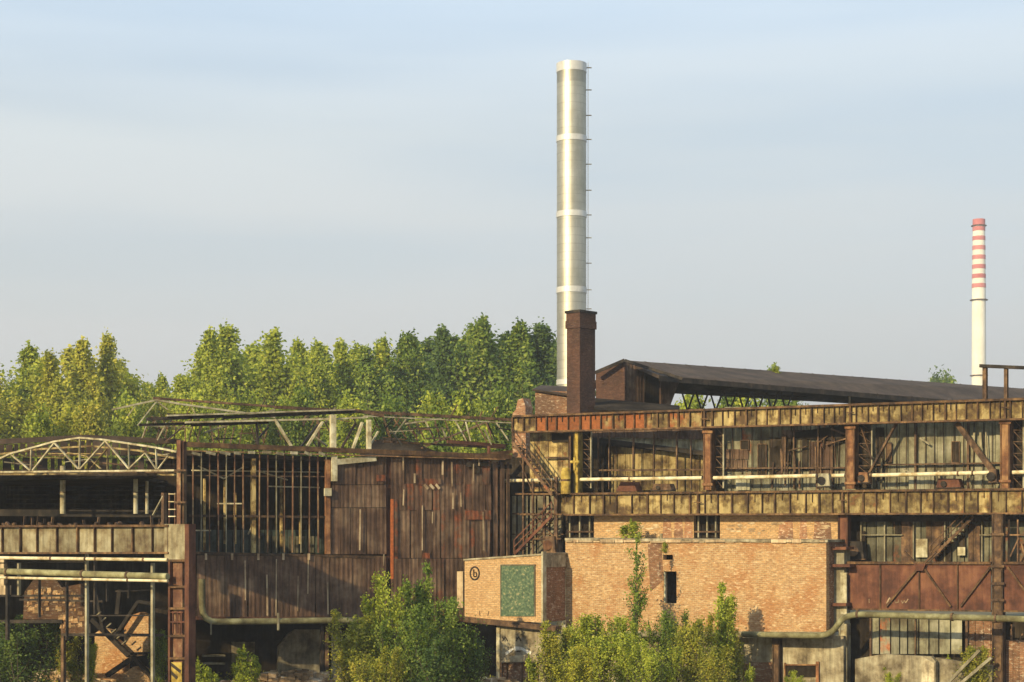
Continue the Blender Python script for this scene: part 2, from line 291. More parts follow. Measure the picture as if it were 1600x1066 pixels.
def tree_data(H, Wd, nb, per, leaf, base=.12, rise=.5, sig=.4, trunk_r=.25, shape=.7, seed=0, spires=0, stems=1, lean=0, stemk=1.0):
    """trunk(s) with limbs, leaves clustered along every limb"""
    r = np.random.RandomState(seed); wood = MB(); cen = []; tin = []
    axes = []
    for s_ in range(stems):
        th = r.uniform(0, 6.28); k = 0 if stems == 1 else r.uniform(.15, .9)*Wd*stemk; hh = H*(1 if s_ == 0 else r.uniform(.55, .97) if stemk == 1 else r.uniform(.82, .97))
        tip = np.array([math.cos(th)*k+lean*H, math.sin(th)*k, hh]); b0 = np.array([tip[0]*.25, tip[1]*.25, 0]); axes.append((b0, tip))
        n = 7; pts = []; 
        for i in range(n): q = i/(n-1); pts.append(Vector(b0*(1-q)+tip*q*np.array([1, 1, 1]) + np.array([math.sin(q*5+s_)*.02*H*.4, math.cos(q*4+s_)*.02*H*.4, 0])*q*(1-q)*2))
        wood.tube(pts, [trunk_r*(1-.93*i/(n-1)) for i in range(n)], 6)
    for _ in range(nb):
        b0, tip = axes[r.randint(len(axes))]; h = base+(1-base)*r.uniform(0, 1)**.85; p0 = b0*(1-h)+tip*h; th = r.uniform(0, 6.28)
        hw = Wd*(1-h)**shape*min(1, (h/ max(base*2.2, .05))**.6) * r.uniform(.55, 1.1) / (1 if stems == 1 else 1.5 if stemk == 1 else 1.15)
        up = min(rise*hw*r.uniform(.8, 2.2)+.04*H*r.uniform(0, 1), (1.02-h)*H*.75+.3); e_ = p0+np.array([math.cos(th)*hw, math.sin(th)*hw, up])
        if e_[2] > H*1.04: e_[2] = H*1.04
        mid = p0*.5+e_*.5-np.array([0, 0, up*.15]); wood.tube([Vector(p0), Vector(mid), Vector(e_)], [trunk_r*.28*(1-h)+.02, trunk_r*.15*(1-h)+.015, .01], 4, cap=False)
        q = r.uniform(.15, 1.08, per)[:, None]; c = p0*(1-q)+e_*q; c = c-np.array([0, 0, 1])*(up*.6*q*(1-q)); sg = sig*(.45+.7*(1-h))
        c = c+r.normal(size=(per, 3))*sg*np.array([1, 1, 1.25]); cen.append(c)
        tin.append(np.clip(r.normal(.42, .17)+r.normal(0, .13, per)+.10*np.clip(c[:, 2]/H-.5, -1, 1), 0, 1))
    for b0, tip in axes:   # leading shoot
        q = r.uniform(.75, 1.0, per*2)[:, None]; c = b0*(1-q)+tip*q + r.normal(size=(per*2, 3))*sig*1.0*(1.04-q)*np.array([1, 1, 2]); cen.append(c); tin.append(r.normal(.45, .15, per*2))
    return wood, np.concatenate(cen), np.concatenate(tin), leaf
protos = {}
def proto(key, mat, **k):
    wd, c, t_, lf = tree_data(**k); wm = mk('trunk', wd, 'bark', (0, 0, 0)); me = wm.data; bpy.data.objects.remove(wm)
    protos[key] = (me, leafmesh('crown', c, lf, t_, mat))
def plant(kind, key, mat, loc, H_scale, label, cat, group=None, rot=None, wscale=1.0, parts=('trunk', 'crown')):
    r_ = bpy.data.objects.new(kind, None); COL.objects.link(r_); r_.location = loc; r_.rotation_euler = (0, 0, random.uniform(0, 6.28) if rot is None else rot)
    r_.scale = (H_scale*wscale, H_scale*wscale, H_scale); tag(r_, label, cat, group)
    for nm, me in zip(parts, protos[key]):
        o = bpy.data.objects.new(nm, me); COL.objects.link(o); o.parent = r_
        if nm == parts[1]:
            o.material_slots[0].link = 'OBJECT'; o.material_slots[0].material = M[mat]
    return r_
for i in range(5):
    proto('poplar%d' % i, 'leaf_green', H=26, Wd=[5.6, 6.6, 5.0, 7.0, 6.0][i], nb=[300, 330, 290, 350, 320][i], per=125, leaf=.18, base=.08, rise=1.5, sig=.5, trunk_r=.3, shape=.92, seed=20+i, stems=[2, 4, 3, 5, 4][i], stemk=.34)
for i in range(3):
    proto('round%d' % i, 'leaf_lime', H=15, Wd=[4.6, 5.4, 4.2][i], nb=120, per=130, leaf=.145, base=.15, rise=.5, sig=.55, trunk_r=.25, shape=.45, seed=50+i, stems=[2, 3, 3][i])
cname = {'leaf_yellow': 'yellowing', 'leaf_lime': 'lime green', 'leaf_green': 'mid green', 'leaf_dark': 'dark green'}
ORD = ['first', 'second', 'third', 'fourth', 'fifth', 'sixth', 'seventh', 'eighth', 'ninth', 'tenth', 'eleventh', 'twelfth', 'thirteenth', 'fourteenth', 'fifteenth', 'sixteenth', 'seventeenth', 'eighteenth', 'nineteenth', 'twentieth', 'twenty-first', 'twenty-second', 'twenty-third', 'twenty-fourth', 'twenty-fifth', 'twenty-sixth', 'twenty-seventh', 'twenty-eighth', 'twenty-ninth', 'thirtieth']
# (px, top py, depth, material, width factor)
pops = [(-14, 590, 176, 'leaf_yellow', 1.2), (22, 588, 182, 'leaf_yellow', 1.1), (58, 548, 186, 'leaf_lime', 1.15), (100, 556, 180, 'leaf_yellow', 1.25), (140, 538, 184, 'leaf_yellow', 1.1), (181, 532, 188, 'leaf_yellow', .95), (214, 590, 195, 'leaf_lime', 1.1), (252, 594, 198, 'leaf_lime', 1.0),
        (300, 546, 190, 'leaf_lime', 1.1), (340, 522, 186, 'leaf_lime', .9), (379, 519, 192, 'leaf_lime', 1.1), (420, 528, 188, 'leaf_lime', 1.0), (457, 540, 192, 'leaf_lime', 1.1), (492, 544, 186, 'leaf_lime', 1.0), (530, 541, 190, 'leaf_lime', 1.05), (571, 538, 194, 'leaf_lime', 1.1),
        (602, 552, 188, 'leaf_green', 1.0), (631, 532, 192, 'leaf_green', 1.05), (660, 526, 196, 'leaf_green', 1.0), (688, 520, 190, 'leaf_dark', 1.0), (717, 518, 194, 'leaf_green', 1.05), (742, 524, 198, 'leaf_dark', 1.0), (765, 507, 190, 'leaf_green', 1.1), (799, 513, 194, 'leaf_dark', 1.1), (828, 514, 190, 'leaf_green', 1.05), (853, 518, 194, 'leaf_dark', 1.1)]
for i, (px, py, Y, mt, ws) in enumerate(pops):
    ws *= random.uniform(.95, 1.2)
    p = at(px, py-3, Y); plant('poplar_tree', 'poplar%d' % (i*3 % 5), mt, (p.x, p.y, 0), p.z/26.6, '%s poplar, %s from the left end of the tall row behind the ruins' % (cname[mt], ORD[i]), 'tree', 'poplars in the row behind the ruins', wscale=ws)
back = [(x, top+rj.uniform(-14, 6), 212+rj.uniform(-5, 5)) for rj in [random.Random(5)] for x, top in [(-2, 600), (40, 572), (80, 566), (120, 562), (160, 560), (198, 580), (232, 606), (275, 592), (320, 552), (360, 545), (400, 545), (440, 548), (475, 556), (512, 558), (550, 556), (587, 558), (617, 552), (646, 548), (674, 542), (703, 538), (730, 536), (754, 538), (782, 530), (813, 532), (841, 534), (872, 548)]]
for i, (px, py, Y) in enumerate(back):
    mt = 'leaf_yellow' if px < 200 else 'leaf_lime' if px < 560 else 'leaf_dark'; p = at(px, py, Y)
    plant('poplar_tree', 'poplar%d' % ((i*2+1) % 5), mt, (p.x, p.y, 0), p.z/26.6, '%s poplar of the rear row, %s from its left end, half hidden' % (cname[mt], ORD[i]), 'tree', 'poplars in the rear row', wscale=1.5)
rnds = [(-5, 632, 150, 'leaf_yellow'), (50, 640, 148, 'leaf_lime'), (105, 628, 152, 'leaf_yellow'), (160, 634, 150, 'leaf_autumn'), (205, 618, 158, 'leaf_lime'), (262, 624, 160, 'leaf_autumn'), (318, 622, 155, 'leaf_lime'), (372, 616, 158, 'leaf_lime'), (430, 620, 160, 'leaf_lime'), (486, 612, 158, 'leaf_green'), (545, 616, 156, 'leaf_lime'), (604, 614, 160, 'leaf_green'), (655, 620, 156, 'leaf_lime'), (742, 618, 140, 'leaf_lime'), (700, 640, 145, 'leaf_green'), (800, 612, 158, 'leaf_green'), (845, 596, 168, 'leaf_dark'),
        (1075, 604, 178, 'leaf_lime'), (1125, 612, 182, 'leaf_green'), (1180, 612, 180, 'leaf_lime'), (1235, 612, 185, 'leaf_green')]
pn = ['at the left picture edge', 'second from the left edge, under the tall yellow poplars', 'third from the left edge, under the tall yellow poplars', 'above the left arched truss', 'left of the upper roof truss', 'behind the upper truss apex', 'behind the left part of the long truss', 'behind the crossing roof beams', 'right of the crossing roof beams', 'behind the white diagonal struts', 'between the two pale posts', 'just right of the shorter pale post', 'behind the broken truss webs', 'bright against the dark poplars left of the brick gable stub', 'low behind the sagging roof beam', 'left of the brick hut', 'beside the foot of the silver flue', 'seen under the brown roof, first from the left', 'seen under the brown roof, second from the left', 'seen under the brown roof, third from the left', 'seen under the brown roof, fourth from the left']
cname['leaf_autumn'] = 'autumn coloured'
for i, (px, py, Y, mt) in enumerate(rnds):
    p = at(px, py, Y); plant('broadleaf_tree', 'round%d' % (i % 3), mt, (p.x, p.y, 0), p.z/15.6, '%s bushy tree %s' % (cname[mt], pn[i]), 'tree', 'bushy trees in front of the poplars', wscale=.85)
# three tree tops beyond the brown roof on the right
for px, py, Y, k, lb in ((1462, 583, 330, 'round1', 'rounded green tree top rising beyond the brown roof, left of the striped stack'), (1492, 592, 335, 'poplar2', 'small pointed green tree top beyond the brown roof beside the striped stack'), (1206, 576, 260, 'poplar3', 'tiny pointed tree top poking above the brown roof ridge')):
    p = at(px, py, Y); plant('far_tree', k, 'leaf_green', (p.x, p.y, 0), p.z/(26.6 if 'pop' in k else 15.6), lb, 'tree', wscale=.8 if 'pop' in k else .8)
# ------------------------------------------------------------------ silver flue
Y = 146; T = Thing('steel_flue_stack', 'tall silver steel flue with bright joint bands rising behind the square brick chimney', 'chimney', loc=(at(893, 800, Y).x, Y, 0))
cx = T.loc[0]; zt = at(0, 102, Y-1.2).z; rad = 23/K*Y; zz = lambda py: at(0, py, Y-rad).z
T.part('shaft', MB().tube([(cx, Y, 0), (cx, Y, zt)], rad, 64), 'silver')
hs = [(213, 9), (332, 9), (451, 9), (596, 8)]
for py, h in hs:
    T.part('joint_band', MB().tube([(cx, Y, zz(py+h/2)), (cx, Y, zz(py-h/2))], rad*1.035, 64), 'band')
T.part('top_ring', MB().tube([(cx, Y, zz(108)), (cx, Y, zz(94))], rad*1.03, 64, cap=True), 'band')
lad = MB(); lp = [Vector((cx+rad*1.12+o_, Y-.1-o2, 0)) for o_, o2 in ((0, .25), (0, -.25))]
for p in lp: lad.tube([p+Vector((0, 0, zz(520))), p+Vector((0, 0, zt+.5))], .012, 5)
ld = T.part('ladder', lad, 'greymetal')
for py in range(120, 600, 13): T.part('plate_seam', MB().tube([(cx, Y, zz(py+.35)), (cx, Y, zz(py-.35))], rad*1.004, 48, tint=.82), 'silver')
T.part('soot_collar', MB().tube([(cx, Y, zz(126)), (cx, Y, zz(109))], rad*1.002, 48, tint=.78), 'silver')
for py in (100, 135, 175, 213, 252, 293, 332, 368, 408, 450, 480):
    T.part('ladder_bracket', MB().beam(Vector((cx+rad*.9, Y-.1, zz(py))), Vector((cx+rad*1.36, Y-.1, zz(py))), .06, .15, Vector((0, -1, 0))), 'greymetal', under=ld)
# ------------------------------------------------------------------ striped stack
Y = 700; T = Thing('striped_stack', 'distant tall white stack with pale red bands at its top', 'chimney', loc=(at(1529.5, 800, Y).x, Y, 0)); cx = T.loc[0]
zz = lambda py: at(0, py, Y).z; r0 = 10.6/K*Y; r1 = 9.2/K*Y
T.part('shaft', MB().tube([(cx, Y, 0), (cx, Y, zz(468)), (cx, Y, zz(344))], [r0*1.15, r0*1.0, r1], 40), 'stackwhite')
for k in range(8):
    ya, yb = (343, 352) if k == 0 else (343+k*14.8+1.5-5+ .5, 343+k*14.8+4.5-1)
    T.part('red_band', MB().tube([(cx, Y, zz(yb)), (cx, Y, zz(ya))], r1*1.02+(r0-r1)*k/8*1.0+.05, 40), 'stackred')
for py in (353, 469, 587):
    T.part('platform', MB().tube([(cx, Y, zz(py+.6)), (cx, Y, zz(py-.6))], r0*1.3 if py > 400 else r0*1.12, 24), 'rust')
# ------------------------------------------------------------------ brick smokestack
Fc = Frame(905, 114, -42)
T = Thing('brick_chimney', 'square dark brick chimney standing in front of the silver flue', 'chimney', Fc, 905, 0, 0)
def tower(mb, F, px, d, wl, wr, z0, z1, grow=0):
    p = F.hit(px, HY, d)+F.n*grow-F.u*0+F.u*grow; p.z = 0; u, n = F.u, F.n   # p = near right corner
    a_ = p-u*(wl+2*grow); c_ = [a_, p, p-n*(wr+2*grow), a_-n*(wr+2*grow)]
    V = lambda q, z: Vector((q.x, q.y, z))
    mb.add([V(q, z0) for q in c_]+[V(q, z1) for q in c_], [(0, 1, 5, 4), (1, 2, 6, 5), (2, 3, 7, 6), (3, 0, 4, 7), (4, 5, 6, 7)])
    return mb
zc = lambda py: at(0, py, 114).z
T.part('shaft', tower(MB(), Fc, 906, 0, 1.14, 1.62, 0, zc(512)), 'brickdark')
T.part('corbel', tower(MB(), Fc, 906, 0, 1.14, 1.62, zc(512), zc(500), .07), 'brickdark')
T.part('corbel', tower(MB(), Fc, 906, 0, 1.14, 1.62, zc(500), zc(488), .03), 'brickdark')
T.part('cap', tower(MB(), Fc, 906, 0, 1.14, 1.62, zc(488), zc(484), .10), 'darksteel')
# ------------------------------------------------------------------ brown roofed hall (behind gallery)
H = Frame(975, 124, 35.5)
T = Thing('roofed_hall', 'long brown pitched roof of an open shed behind the upper rust girder', 'building', H, 975, 0, 0)
def quad(mb, a, b_, c, d_, t=.25, **k):
    n = (b_-a).cross(d_-a).normalized()
    return mb.poly([a, b_, c, d_], n, t, **k)
rA, rB = at(975, 563, 125), at(1660, 611.5, 155); eC, eD = at(1660, 640, 147), at(1030, 587, 119.5)
T.part('roof', quad(MB(), eD, eC, rB, rA, .22), 'roof')
bA, bB = rA+Vector((-2.5, 5, -1.5)), rB+Vector((-2.5, 5, -1.5))
T.part('rear_roof', quad(MB(), rA-Vector((0, 0, .05)), rB-Vector((0, 0, .05)), bB, bA, .2), 'darkwall')
rn_ = (eC-eD).cross(rA-eD).normalized()
for i in range(1, 26):
    q = i/26*(1+.02*math.sin(i*2.3)); T.part('roof_seam', MB().beam(eD.lerp(eC, q)+rn_*.03, rA.lerp(rB, q)+rn_*.03, .10, .08, rn_, tint=.75+.4*((i*7) % 3)/2), 'roof')
fb = MB(); n_ = Vector((0, -1, 0)); fb.beam(eD+Vector((0, -.05, -.2)), eC+Vector((0, -.05, -.2)), .35, .15, n_); T.part('eaves_beam', fb, 'darksteel')
# gable end pieces
gw = MB(); Hn = Frame(955, 122.5, -30)
gw.sheet(Hn, [(931, 642), (976, 644), (976, 565), (931, 583)], 0, .3); T.part('gable_wall', gw, 'brickdark')
g2 = MB(); g2.sheets(H, (978, 1008), lin(978, 565, 1008, 574), 642, 1.2, 7, t=.06); T.part('gable_cladding', g2, 'clad')
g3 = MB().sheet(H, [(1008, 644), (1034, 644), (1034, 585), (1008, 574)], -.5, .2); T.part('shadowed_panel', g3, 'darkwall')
g4 = MB().sheet(H, [(1033, 638), (1046, 638), (1063, 592), (1033, 584)], 1.6, .2); T.part('end_panel', g4, 'clad')
bg_ = MB(); bg_.beam(at(929, 582.5, 122), at(976, 562.5, 121.5), .22, .3, n_).beam(at(976, 563, 121.5), at(1066, 592, 118.5), .2, .3, n_); T.part('barge_board', bg_, 'darksteel')
for x in (1328,):
    T.part('post', MB().bar(H, (x, 606), (x, 640), 2.2, 3.0, tint=2), 'greymetal')
for i in range(8):
    x = 1066+i*22; T.part('strut', MB().bar(H, (x, 612), (x+9, 642), 2.0, 1.0).bar(H, (x+9, 642), (x+20, 612), 2.0, 1.0), 'darksteel')
T.part('tie_beam', MB().bar(H, (1062, 612), (1260, 620), 2.4, 1.0), 'darksteel')
lr = MB(); lr.poly([at(928, 622, 121), at(1062, 634, 117), at(1062, 641, 112), at(928, 641, 112)], Vector((0, -.3, .95)).normalized(), .2); 
solo('low_flat_roof', 'dark flat felt roof between the brick chimney and the long brown roof', 'roof', lr, 'darkwall')
Hh = Frame(860, 117, -18)
T = Thing('brick_hut', 'small brick hut with a sloping tin roof beside the square brick chimney', 'building', Hh, 860, 0, 0)
T.part('wall', MB().sheet(Hh, [(836, 730), (890, 730), (890, 612), (836, 610)], 0, 3), 'brickold')
T.part('roof', MB().poly([Hh.hit(832, 608, .3), Hh.hit(892, 617, .3), Hh.hit(892, 604, -3.3), Hh.hit(845, 602, -3.3)], Vector((0, -.2, .98)), .12), 'roof')
Hs = Frame(812, 109.5, -32)
solo('brick_stub', 'broken orange brick pier sticking up at the left end of the upper rust girder', 'wall', MB().sheet(Hs, [(801, 760), (822, 760), (821, 636), (817, 622), (809, 625), (806, 640), (801, 646)], 0, .9, tint=1.3), 'brickold', Hs)
# ------------------------------------------------------------------ gallery: crane girders
def girder(name, label, xa, xb, ta, tb, ba, bb, pitch, webmat, ribmat, F, d, rusty, tintf=None, marks=()):
    T = Thing(name, label, 'girder', F, (xa+xb)/2, d, 0); top = lin(xa, ta, xb, tb); bot = lin(xa, ba, xb, bb)
    web = MB(); x = xa; k = 0; xs = []
    while x < xb-1:
        x2 = min(x+pitch*(1+.12*math.sin(k*1.7)), xb); rr = rusty((x+x2)/2)
        web.sheet(F, [(x, bot(x)-2), (x2, bot(x2)-2), (x2, top(x2)+2), (x, top(x)+2)], d+random.uniform(-.02, .02), .05, random.uniform(.65, 1.2), rr*random.uniform(.7, 1.15)); xs.append(x); x = x2; k += 1
    xs.append(xb); T.part('web_plate', web, webmat)
    T.part('top_flange', MB().bar(F, (xa, ta+1.6), (xb, tb+1.6), 3.4, d+.22, .5, tint=.9), ribmat)
    T.part('bottom_flange', MB().bar(F, (xa, ba-1.4), (xb, bb-1.4), 2.8, d+.22, .5, tint=1.2), ribmat)
    for i, x in enumerate(xs):
        if i < 95: T.part('stiffener', MB().bar(F, (x, top(x)+3), (x, bot(x)-3), 1.5 if i % 3 else 2.6, d+.15, .15, tint=random.uniform(.5, .95)), ribmat)
    # short half-height stubs between stiffeners
    st = MB()
    for i in range(len(xs)-1):
        if random.random() < .8 and webmat == 'ochre': x = (xs[i]+xs[i+1])/2; st = MB().bar(F, (x, top(x)+3), (x, top(x)+3+(bot(x)-top(x))*random.uniform(.28, .42)), 1.1, d+.08, .08, tint=.6); T.part('half_stiffener', st, ribmat)
    for x, yf in marks:
        T.part('cross_bracket', MB().bar(F, (x-6, top(x)+14+yf), (x+6, top(x)+14+yf), 1.6, d+.25, .06).bar(F, (x, top(x)+2), (x, bot(x)-2), 3.0, d+.2, .2), 'flange')
    return T
def ru(x): return max(.12, min(1, 1.0-(x-830)/330))*.95 if x > 830 else .75
girder('upper_crane_girder', 'long ochre and rust ribbed girder, the upper one, below the brown roof', 800, 1680, 649, 619, 677, 654, 17.3, 'ochre', 'flange', G, 0, lambda x: max(.0, min(.95, 1.05-(x-830)/420)) if x > 828 else .3, marks=[(1328, 0), (1570, 0), (1100, 2)])
girder('lower_crane_girder', 'long ochre ribbed girder, the lower one, above the brick block', 873, 1680, 770.5, 762, 806, 803.5, 22.5, 'ochre', 'flange', G, .25, lambda x: .12 if x < 1330 else .45, marks=[(1090, 3), (1316, 2)])
# columns
def column(label, x, y0, y1, w_, mat, d=-.15, bands=(), F=G, group='steel columns of the gallery', name='steel_column', t=.5):
    T = Thing(name, label, 'column', F, x, d, at(0, y1, F.hit(x, y1, d).y).z, group=group)
    T.part('shaft', MB().bar(F, (x, y0), (x, y1), w_, d, t, sec='I', rust=.25), mat)
    T.part('edge_plate', MB().bar(F, (x-w_*.42, y0), (x-w_*.42, y1), w_*.16, d+.05, t*1.1, tint=.55), mat); T.part('edge_plate', MB().bar(F, (x+w_*.42, y0), (x+w_*.42, y1), w_*.16, d+.05, t*1.1, tint=.5), mat)
    for y in bands: T.part('splice_plate', MB().bar(F, (x-w_*.62, y), (x+w_*.62, y), 4, d+.12, .1), mat)
    return T
column('rusty steel column between the two ochre girders, first full one from the left', 1105, 664, 766, 13, 'orange', bands=(675, 757))
column('rusty steel column between the two ochre girders, in the middle of the run', 1328, 658, 764, 14, 'orange', bands=(668, 755))
column('rusty steel column between the two ochre girders, nearest the right picture edge', 1570, 654, 763, 15, 'orange', bands=(660, 752))
column('red rusty column under the lower girder at the right end of the brick block', 1317, 804, 883, 15, 'redrust', d=.05)
column('long rusty column under the lower girder, right of the red panels', 1558, 803, 1075, 17, 'rust', d=1.1, bands=(835, 885, 912, 938, 970))
column('thin yellowed column left of the first bay, beside the foot of the upper stair', 900, 674, 772, 7, 'yellow', d=-.1)
column('thin rusty column at the left end of the first bay', 890, 676, 740, 4, 'rust', d=-.4)
def lattice(label, xa, xb, y0, y1, d=-.6, n=6):
    T = Thing('lattice_post', label, 'post', G, xa, d, at(0, y1, G.hit(xa, y1, d).y).z, group='lattice posts behind the gallery columns')
    for x in (xa, xb): T.part('chord', MB().bar(G, (x, y0), (x, y1), 1.9, d, .12, tint=1.3), 'greymetal' if x == xb else 'rust')
    m_ = MB(); h = (y1-y0)/n
    for i in range(n): m_.bar(G, (xa, y0+h*i), (xb, y0+h*i), 1.0, d-.02, .06).bar(G, (xa, y0+h*i), (xb, y0+h*(i+1)), .9, d-.05, .05)
    T.part('lacing', m_, 'rust')
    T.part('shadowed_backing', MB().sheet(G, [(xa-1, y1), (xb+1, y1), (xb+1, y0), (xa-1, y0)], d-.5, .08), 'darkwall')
for a_, b2, y0, lb in ((908, 923, 672, 'first lattice post from the left, right of the yellowed column'), (1116, 1130, 665, 'lattice post just right of the first full rusty column'), (1340, 1362, 658, 'lattice post just right of the middle rusty column'), (1582, 1599, 654, 'lattice post at the right picture edge')):
    lattice(lb, a_, b2, y0, 763)
# ------------------------------------------------------------------ wall behind the gallery
T = Thing('gallery_wall', 'pale sheet wall with dark openings behind the upper bays of the gallery', 'wall', G, 1250, -1.5, 0)
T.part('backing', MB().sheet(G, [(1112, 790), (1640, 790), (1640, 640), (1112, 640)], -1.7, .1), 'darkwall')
w1 = MB(); w1.sheets(G, (1132, 1330), 636, 780, -1.5, 15, jit=.1, tj=.3, rustp=.3, gap=.8, tint=1.0).sheets(G, (1330, 1600), 636, 780, -1.5, 15, jit=.1, tj=.12, rustp=.05, gap=.8, tint=1.35); T.part('sheet_panel', w1, 'pale')
def openg(x0, y0, x1, y1, mat='darkwall', d=-1.4, lab=None, fr=True):
    a_ = T.part('opening', MB().sheet(G, [(x0, y1), (x1, y1), (x1, y0), (x0, y0)], d, .05), mat)  # proud dark panel, its colour stands in for the unlit depth of an opening
    if fr:
        f_ = MB().bar(G, (x0, y0), (x1, y0), 1.2, d+.05, .06).bar(G, (x0, y1), (x1, y1), 1.2, d+.05, .06).bar(G, (x0, y0), (x0, y1), 1.2, d+.05, .06).bar(G, (x1, y0), (x1, y1), 1.2, d+.05, .06); T.part('frame', f_, 'rust', under=a_)
openg(1487, 690, 1499, 723); openg(1157, 688, 1170, 703); openg(1184, 694, 1197, 745); openg(1253, 684, 1262, 735, fr=False); openg(1285, 684, 1304, 700)
openg(1202, 684, 1236, 702, fr=False); openg(1369, 668, 1381, 750, fr=False); openg(1384, 692, 1393, 722, 'rust')
pb = MB()
for (x0, y0, x1, y1) in ((1133, 702, 1170, 718), (1133, 719, 1168, 736), (1202, 700, 1222, 745), (1264, 690, 1300, 745), (1222, 672, 1300, 684)): pb.sheets(G, (x0, x1), y0, y1, -1.38, 9, t=.04, tj=.35, rustp=.2, tint=.9)
T.part('patch_panel', pb, 'clad')
cl = MB()
cl.sheet(G, [(1203, 746), (1232, 720), (1237, 690), (1203, 700)], -1.3, .1).sheet(G, [(1238, 684), (1325, 690), (1325, 664), (1290, 668), (1238, 676)], -1.3, .1)
T.part('recess_shade', cl, 'darkwall')  # flat dark sheets painting the shade of the recess and ceiling
rr = random.Random(41)
for i in range(30):
    x = rr.uniform(1205, 1318) if i % 3 else rr.uniform(1340, 1595); y = rr.uniform(668, 740); T.part('loose_member', MB().bar(G, (x, y), (x+rr.uniform(-3, 3), min(764, y+rr.uniform(15, 70))) if i % 4 else (x+rr.uniform(10, 40), y+rr.uniform(-12, 12)), rr.uniform(1.2, 3.4), -1.05-rr.uniform(0, .1), .12, tint=rr.uniform(.5, 1.6)), 'rust' if i % 3 else 'greymetal')
ml = MB()
for x in (1240, 1278, 1300, 1430, 1512): ml.bar(G, (x, 655), (x, 764), 3.2 if x > 1400 else 2, -1.2, .2)
for x in range(1145, 1600, 15): ml.bar(G, (x+random.uniform(-2, 2), 660), (x, 762), .9, -1.36, .06, tint=.5)
T.part('mullion', ml, 'rust')
T.part('rail', MB().bar(G, (1132, 732), (1320, 731), 2.4, -1.15, .15).bar(G, (1340, 727), (1600, 723), 2.4, -1.15, .15), 'rust')
lo_ = MB()
for (x0, x1, mt) in ((1150, 1172, 0), (1420, 1460, 0)): lo_.sheets(G, (x0, x1), 742, 766, -1.3, 8, t=.04, tj=.2, tint=1.7)
T.part('pale_plinth_sheet', lo_, 'pale')
# left bay (deeper): cream band, dark sloping duct, brown sheets
T = Thing('first_bay_wall', 'brown sheet wall with a sloping dark duct behind the first gallery bay', 'wall', G, 1000, -3, 0)
T.part('brown_sheet', MB().sheets(G, (955, 1104), lin(955, 697, 1104, 712), 775, -3.0, 11, tj=.25, tint=.75, gap=.7), 'ochre')
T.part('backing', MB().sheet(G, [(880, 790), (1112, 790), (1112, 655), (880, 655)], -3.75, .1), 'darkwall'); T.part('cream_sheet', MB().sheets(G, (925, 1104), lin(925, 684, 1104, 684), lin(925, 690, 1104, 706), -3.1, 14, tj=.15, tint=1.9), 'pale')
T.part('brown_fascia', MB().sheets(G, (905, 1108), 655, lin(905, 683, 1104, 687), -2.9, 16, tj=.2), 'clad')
T.part('recess_shade', MB().sheet(G, [(870, 790), (957, 790), (957, 688), (870, 684)], -3.6, .1), 'darkwall')  # dark sheet standing in for the shaded depth of the bay
T.part('sloping_duct', MB().bar(G, (926, 687), (1106, 709), 7, -2.2, .8), 'darksteel')
lf = MB()
for x in (934, 951, 989, 1021, 1057, 1079): lf.bar(G, (x, 676), (x, 765), 2.2 if x in (989, 1057) else 1.3, -2.0, .15, tint=1.2)
T.part('mullion', lf, 'rust'); T.part('rail', MB().bar(G, (926, 735), (1100, 734), 2.6, -1.9, .15), 'rust')
T.part('red_machine_cover', MB().sheet(G, [(962, 768), (995, 768), (990, 753), (970, 753)], -1.0, .8), 'redrust')
# panels between stair and first column
T = Thing('stair_bay_wall', 'ochre and cream sheets of the bay behind the upper stair', 'wall', G, 850, -1, 0)
T.part('sheet_panel', MB().sheets(G, (828, 890), 676, 768, -1.0, 11, tj=.3, tint=1.2, rustp=.25), 'ochre')
T.part('dark_vent', MB().sheet(G, [(862, 691), (888, 691), (888, 677), (862, 677)], -.9, .05), 'darkwall')
T.part('lower_sheet', MB().sheets(G, (800, 880), 775, 880, -1.6, 9, tj=.5, gap=3), 'greymetal'); T.part('backing', MB().sheet(G, [(765, 890), (900, 890), (900, 715), (765, 715)], -2.1, .1), 'darkwall')
T.part('rail', MB().bar(G, (852, 715), (892, 715), 2.4, -.7, .12).bar(G, (800, 803), (880, 803), 2.4, -.7, .12).bar(G, (800, 835), (880, 835), 1.8, -.7, .12), 'rust')
# braces
def brace(label, a_, b2, w_, d, mat='rust', db=None): solo('diagonal_brace', label, 'brace', MB().bar(G, a_, b2, w_, d, .22, rust=.3, db=db, sec='I'), mat, G, group='diagonal braces of the gallery')
brace('thin diagonal brace rising right from the foot of the middle column', (1356, 742), (1402, 657), 3.2, -.35)
brace('heavy diagonal brace falling right to the foot of the right hand column', (1494, 661), (1556, 744), 8, -.35)
brace('second thin diagonal brace behind the middle lattice post', (1362, 718), (1345, 668), 2, -.5, 'flange')
# pale handrail pipe, in lengths between columns
T = Thing('handrail_pipe', 'pale yellow horizontal pipe running along the gallery between the girders', 'pipe', G, 1200, .1, at(0, 745, 100).z)
for x0, y0, x1, y1 in ((790, 751.5, 874, 750), (907, 749.5, 1097, 747), (1115, 747, 1275, 743.5), (1299, 743.5, 1320, 743), (1358, 743, 1558, 738.5), (1582, 738.5, 1680, 736.5)):
    p = MB().tube([G.hit(x0, y0, -.3), G.hit(x1, y1, -.3)], 2.9/K*100, 12); T.part('pipe_length', p, 'railpaint')
for x, y in ((984, 748.5), (1362, 743), (1497, 740), (1520, 739.5)): T.part('collar', MB().tube([G.hit(x-1.2, y, -.3), G.hit(x+1.2, y, -.3)], 4/K*100, 12), 'rust')
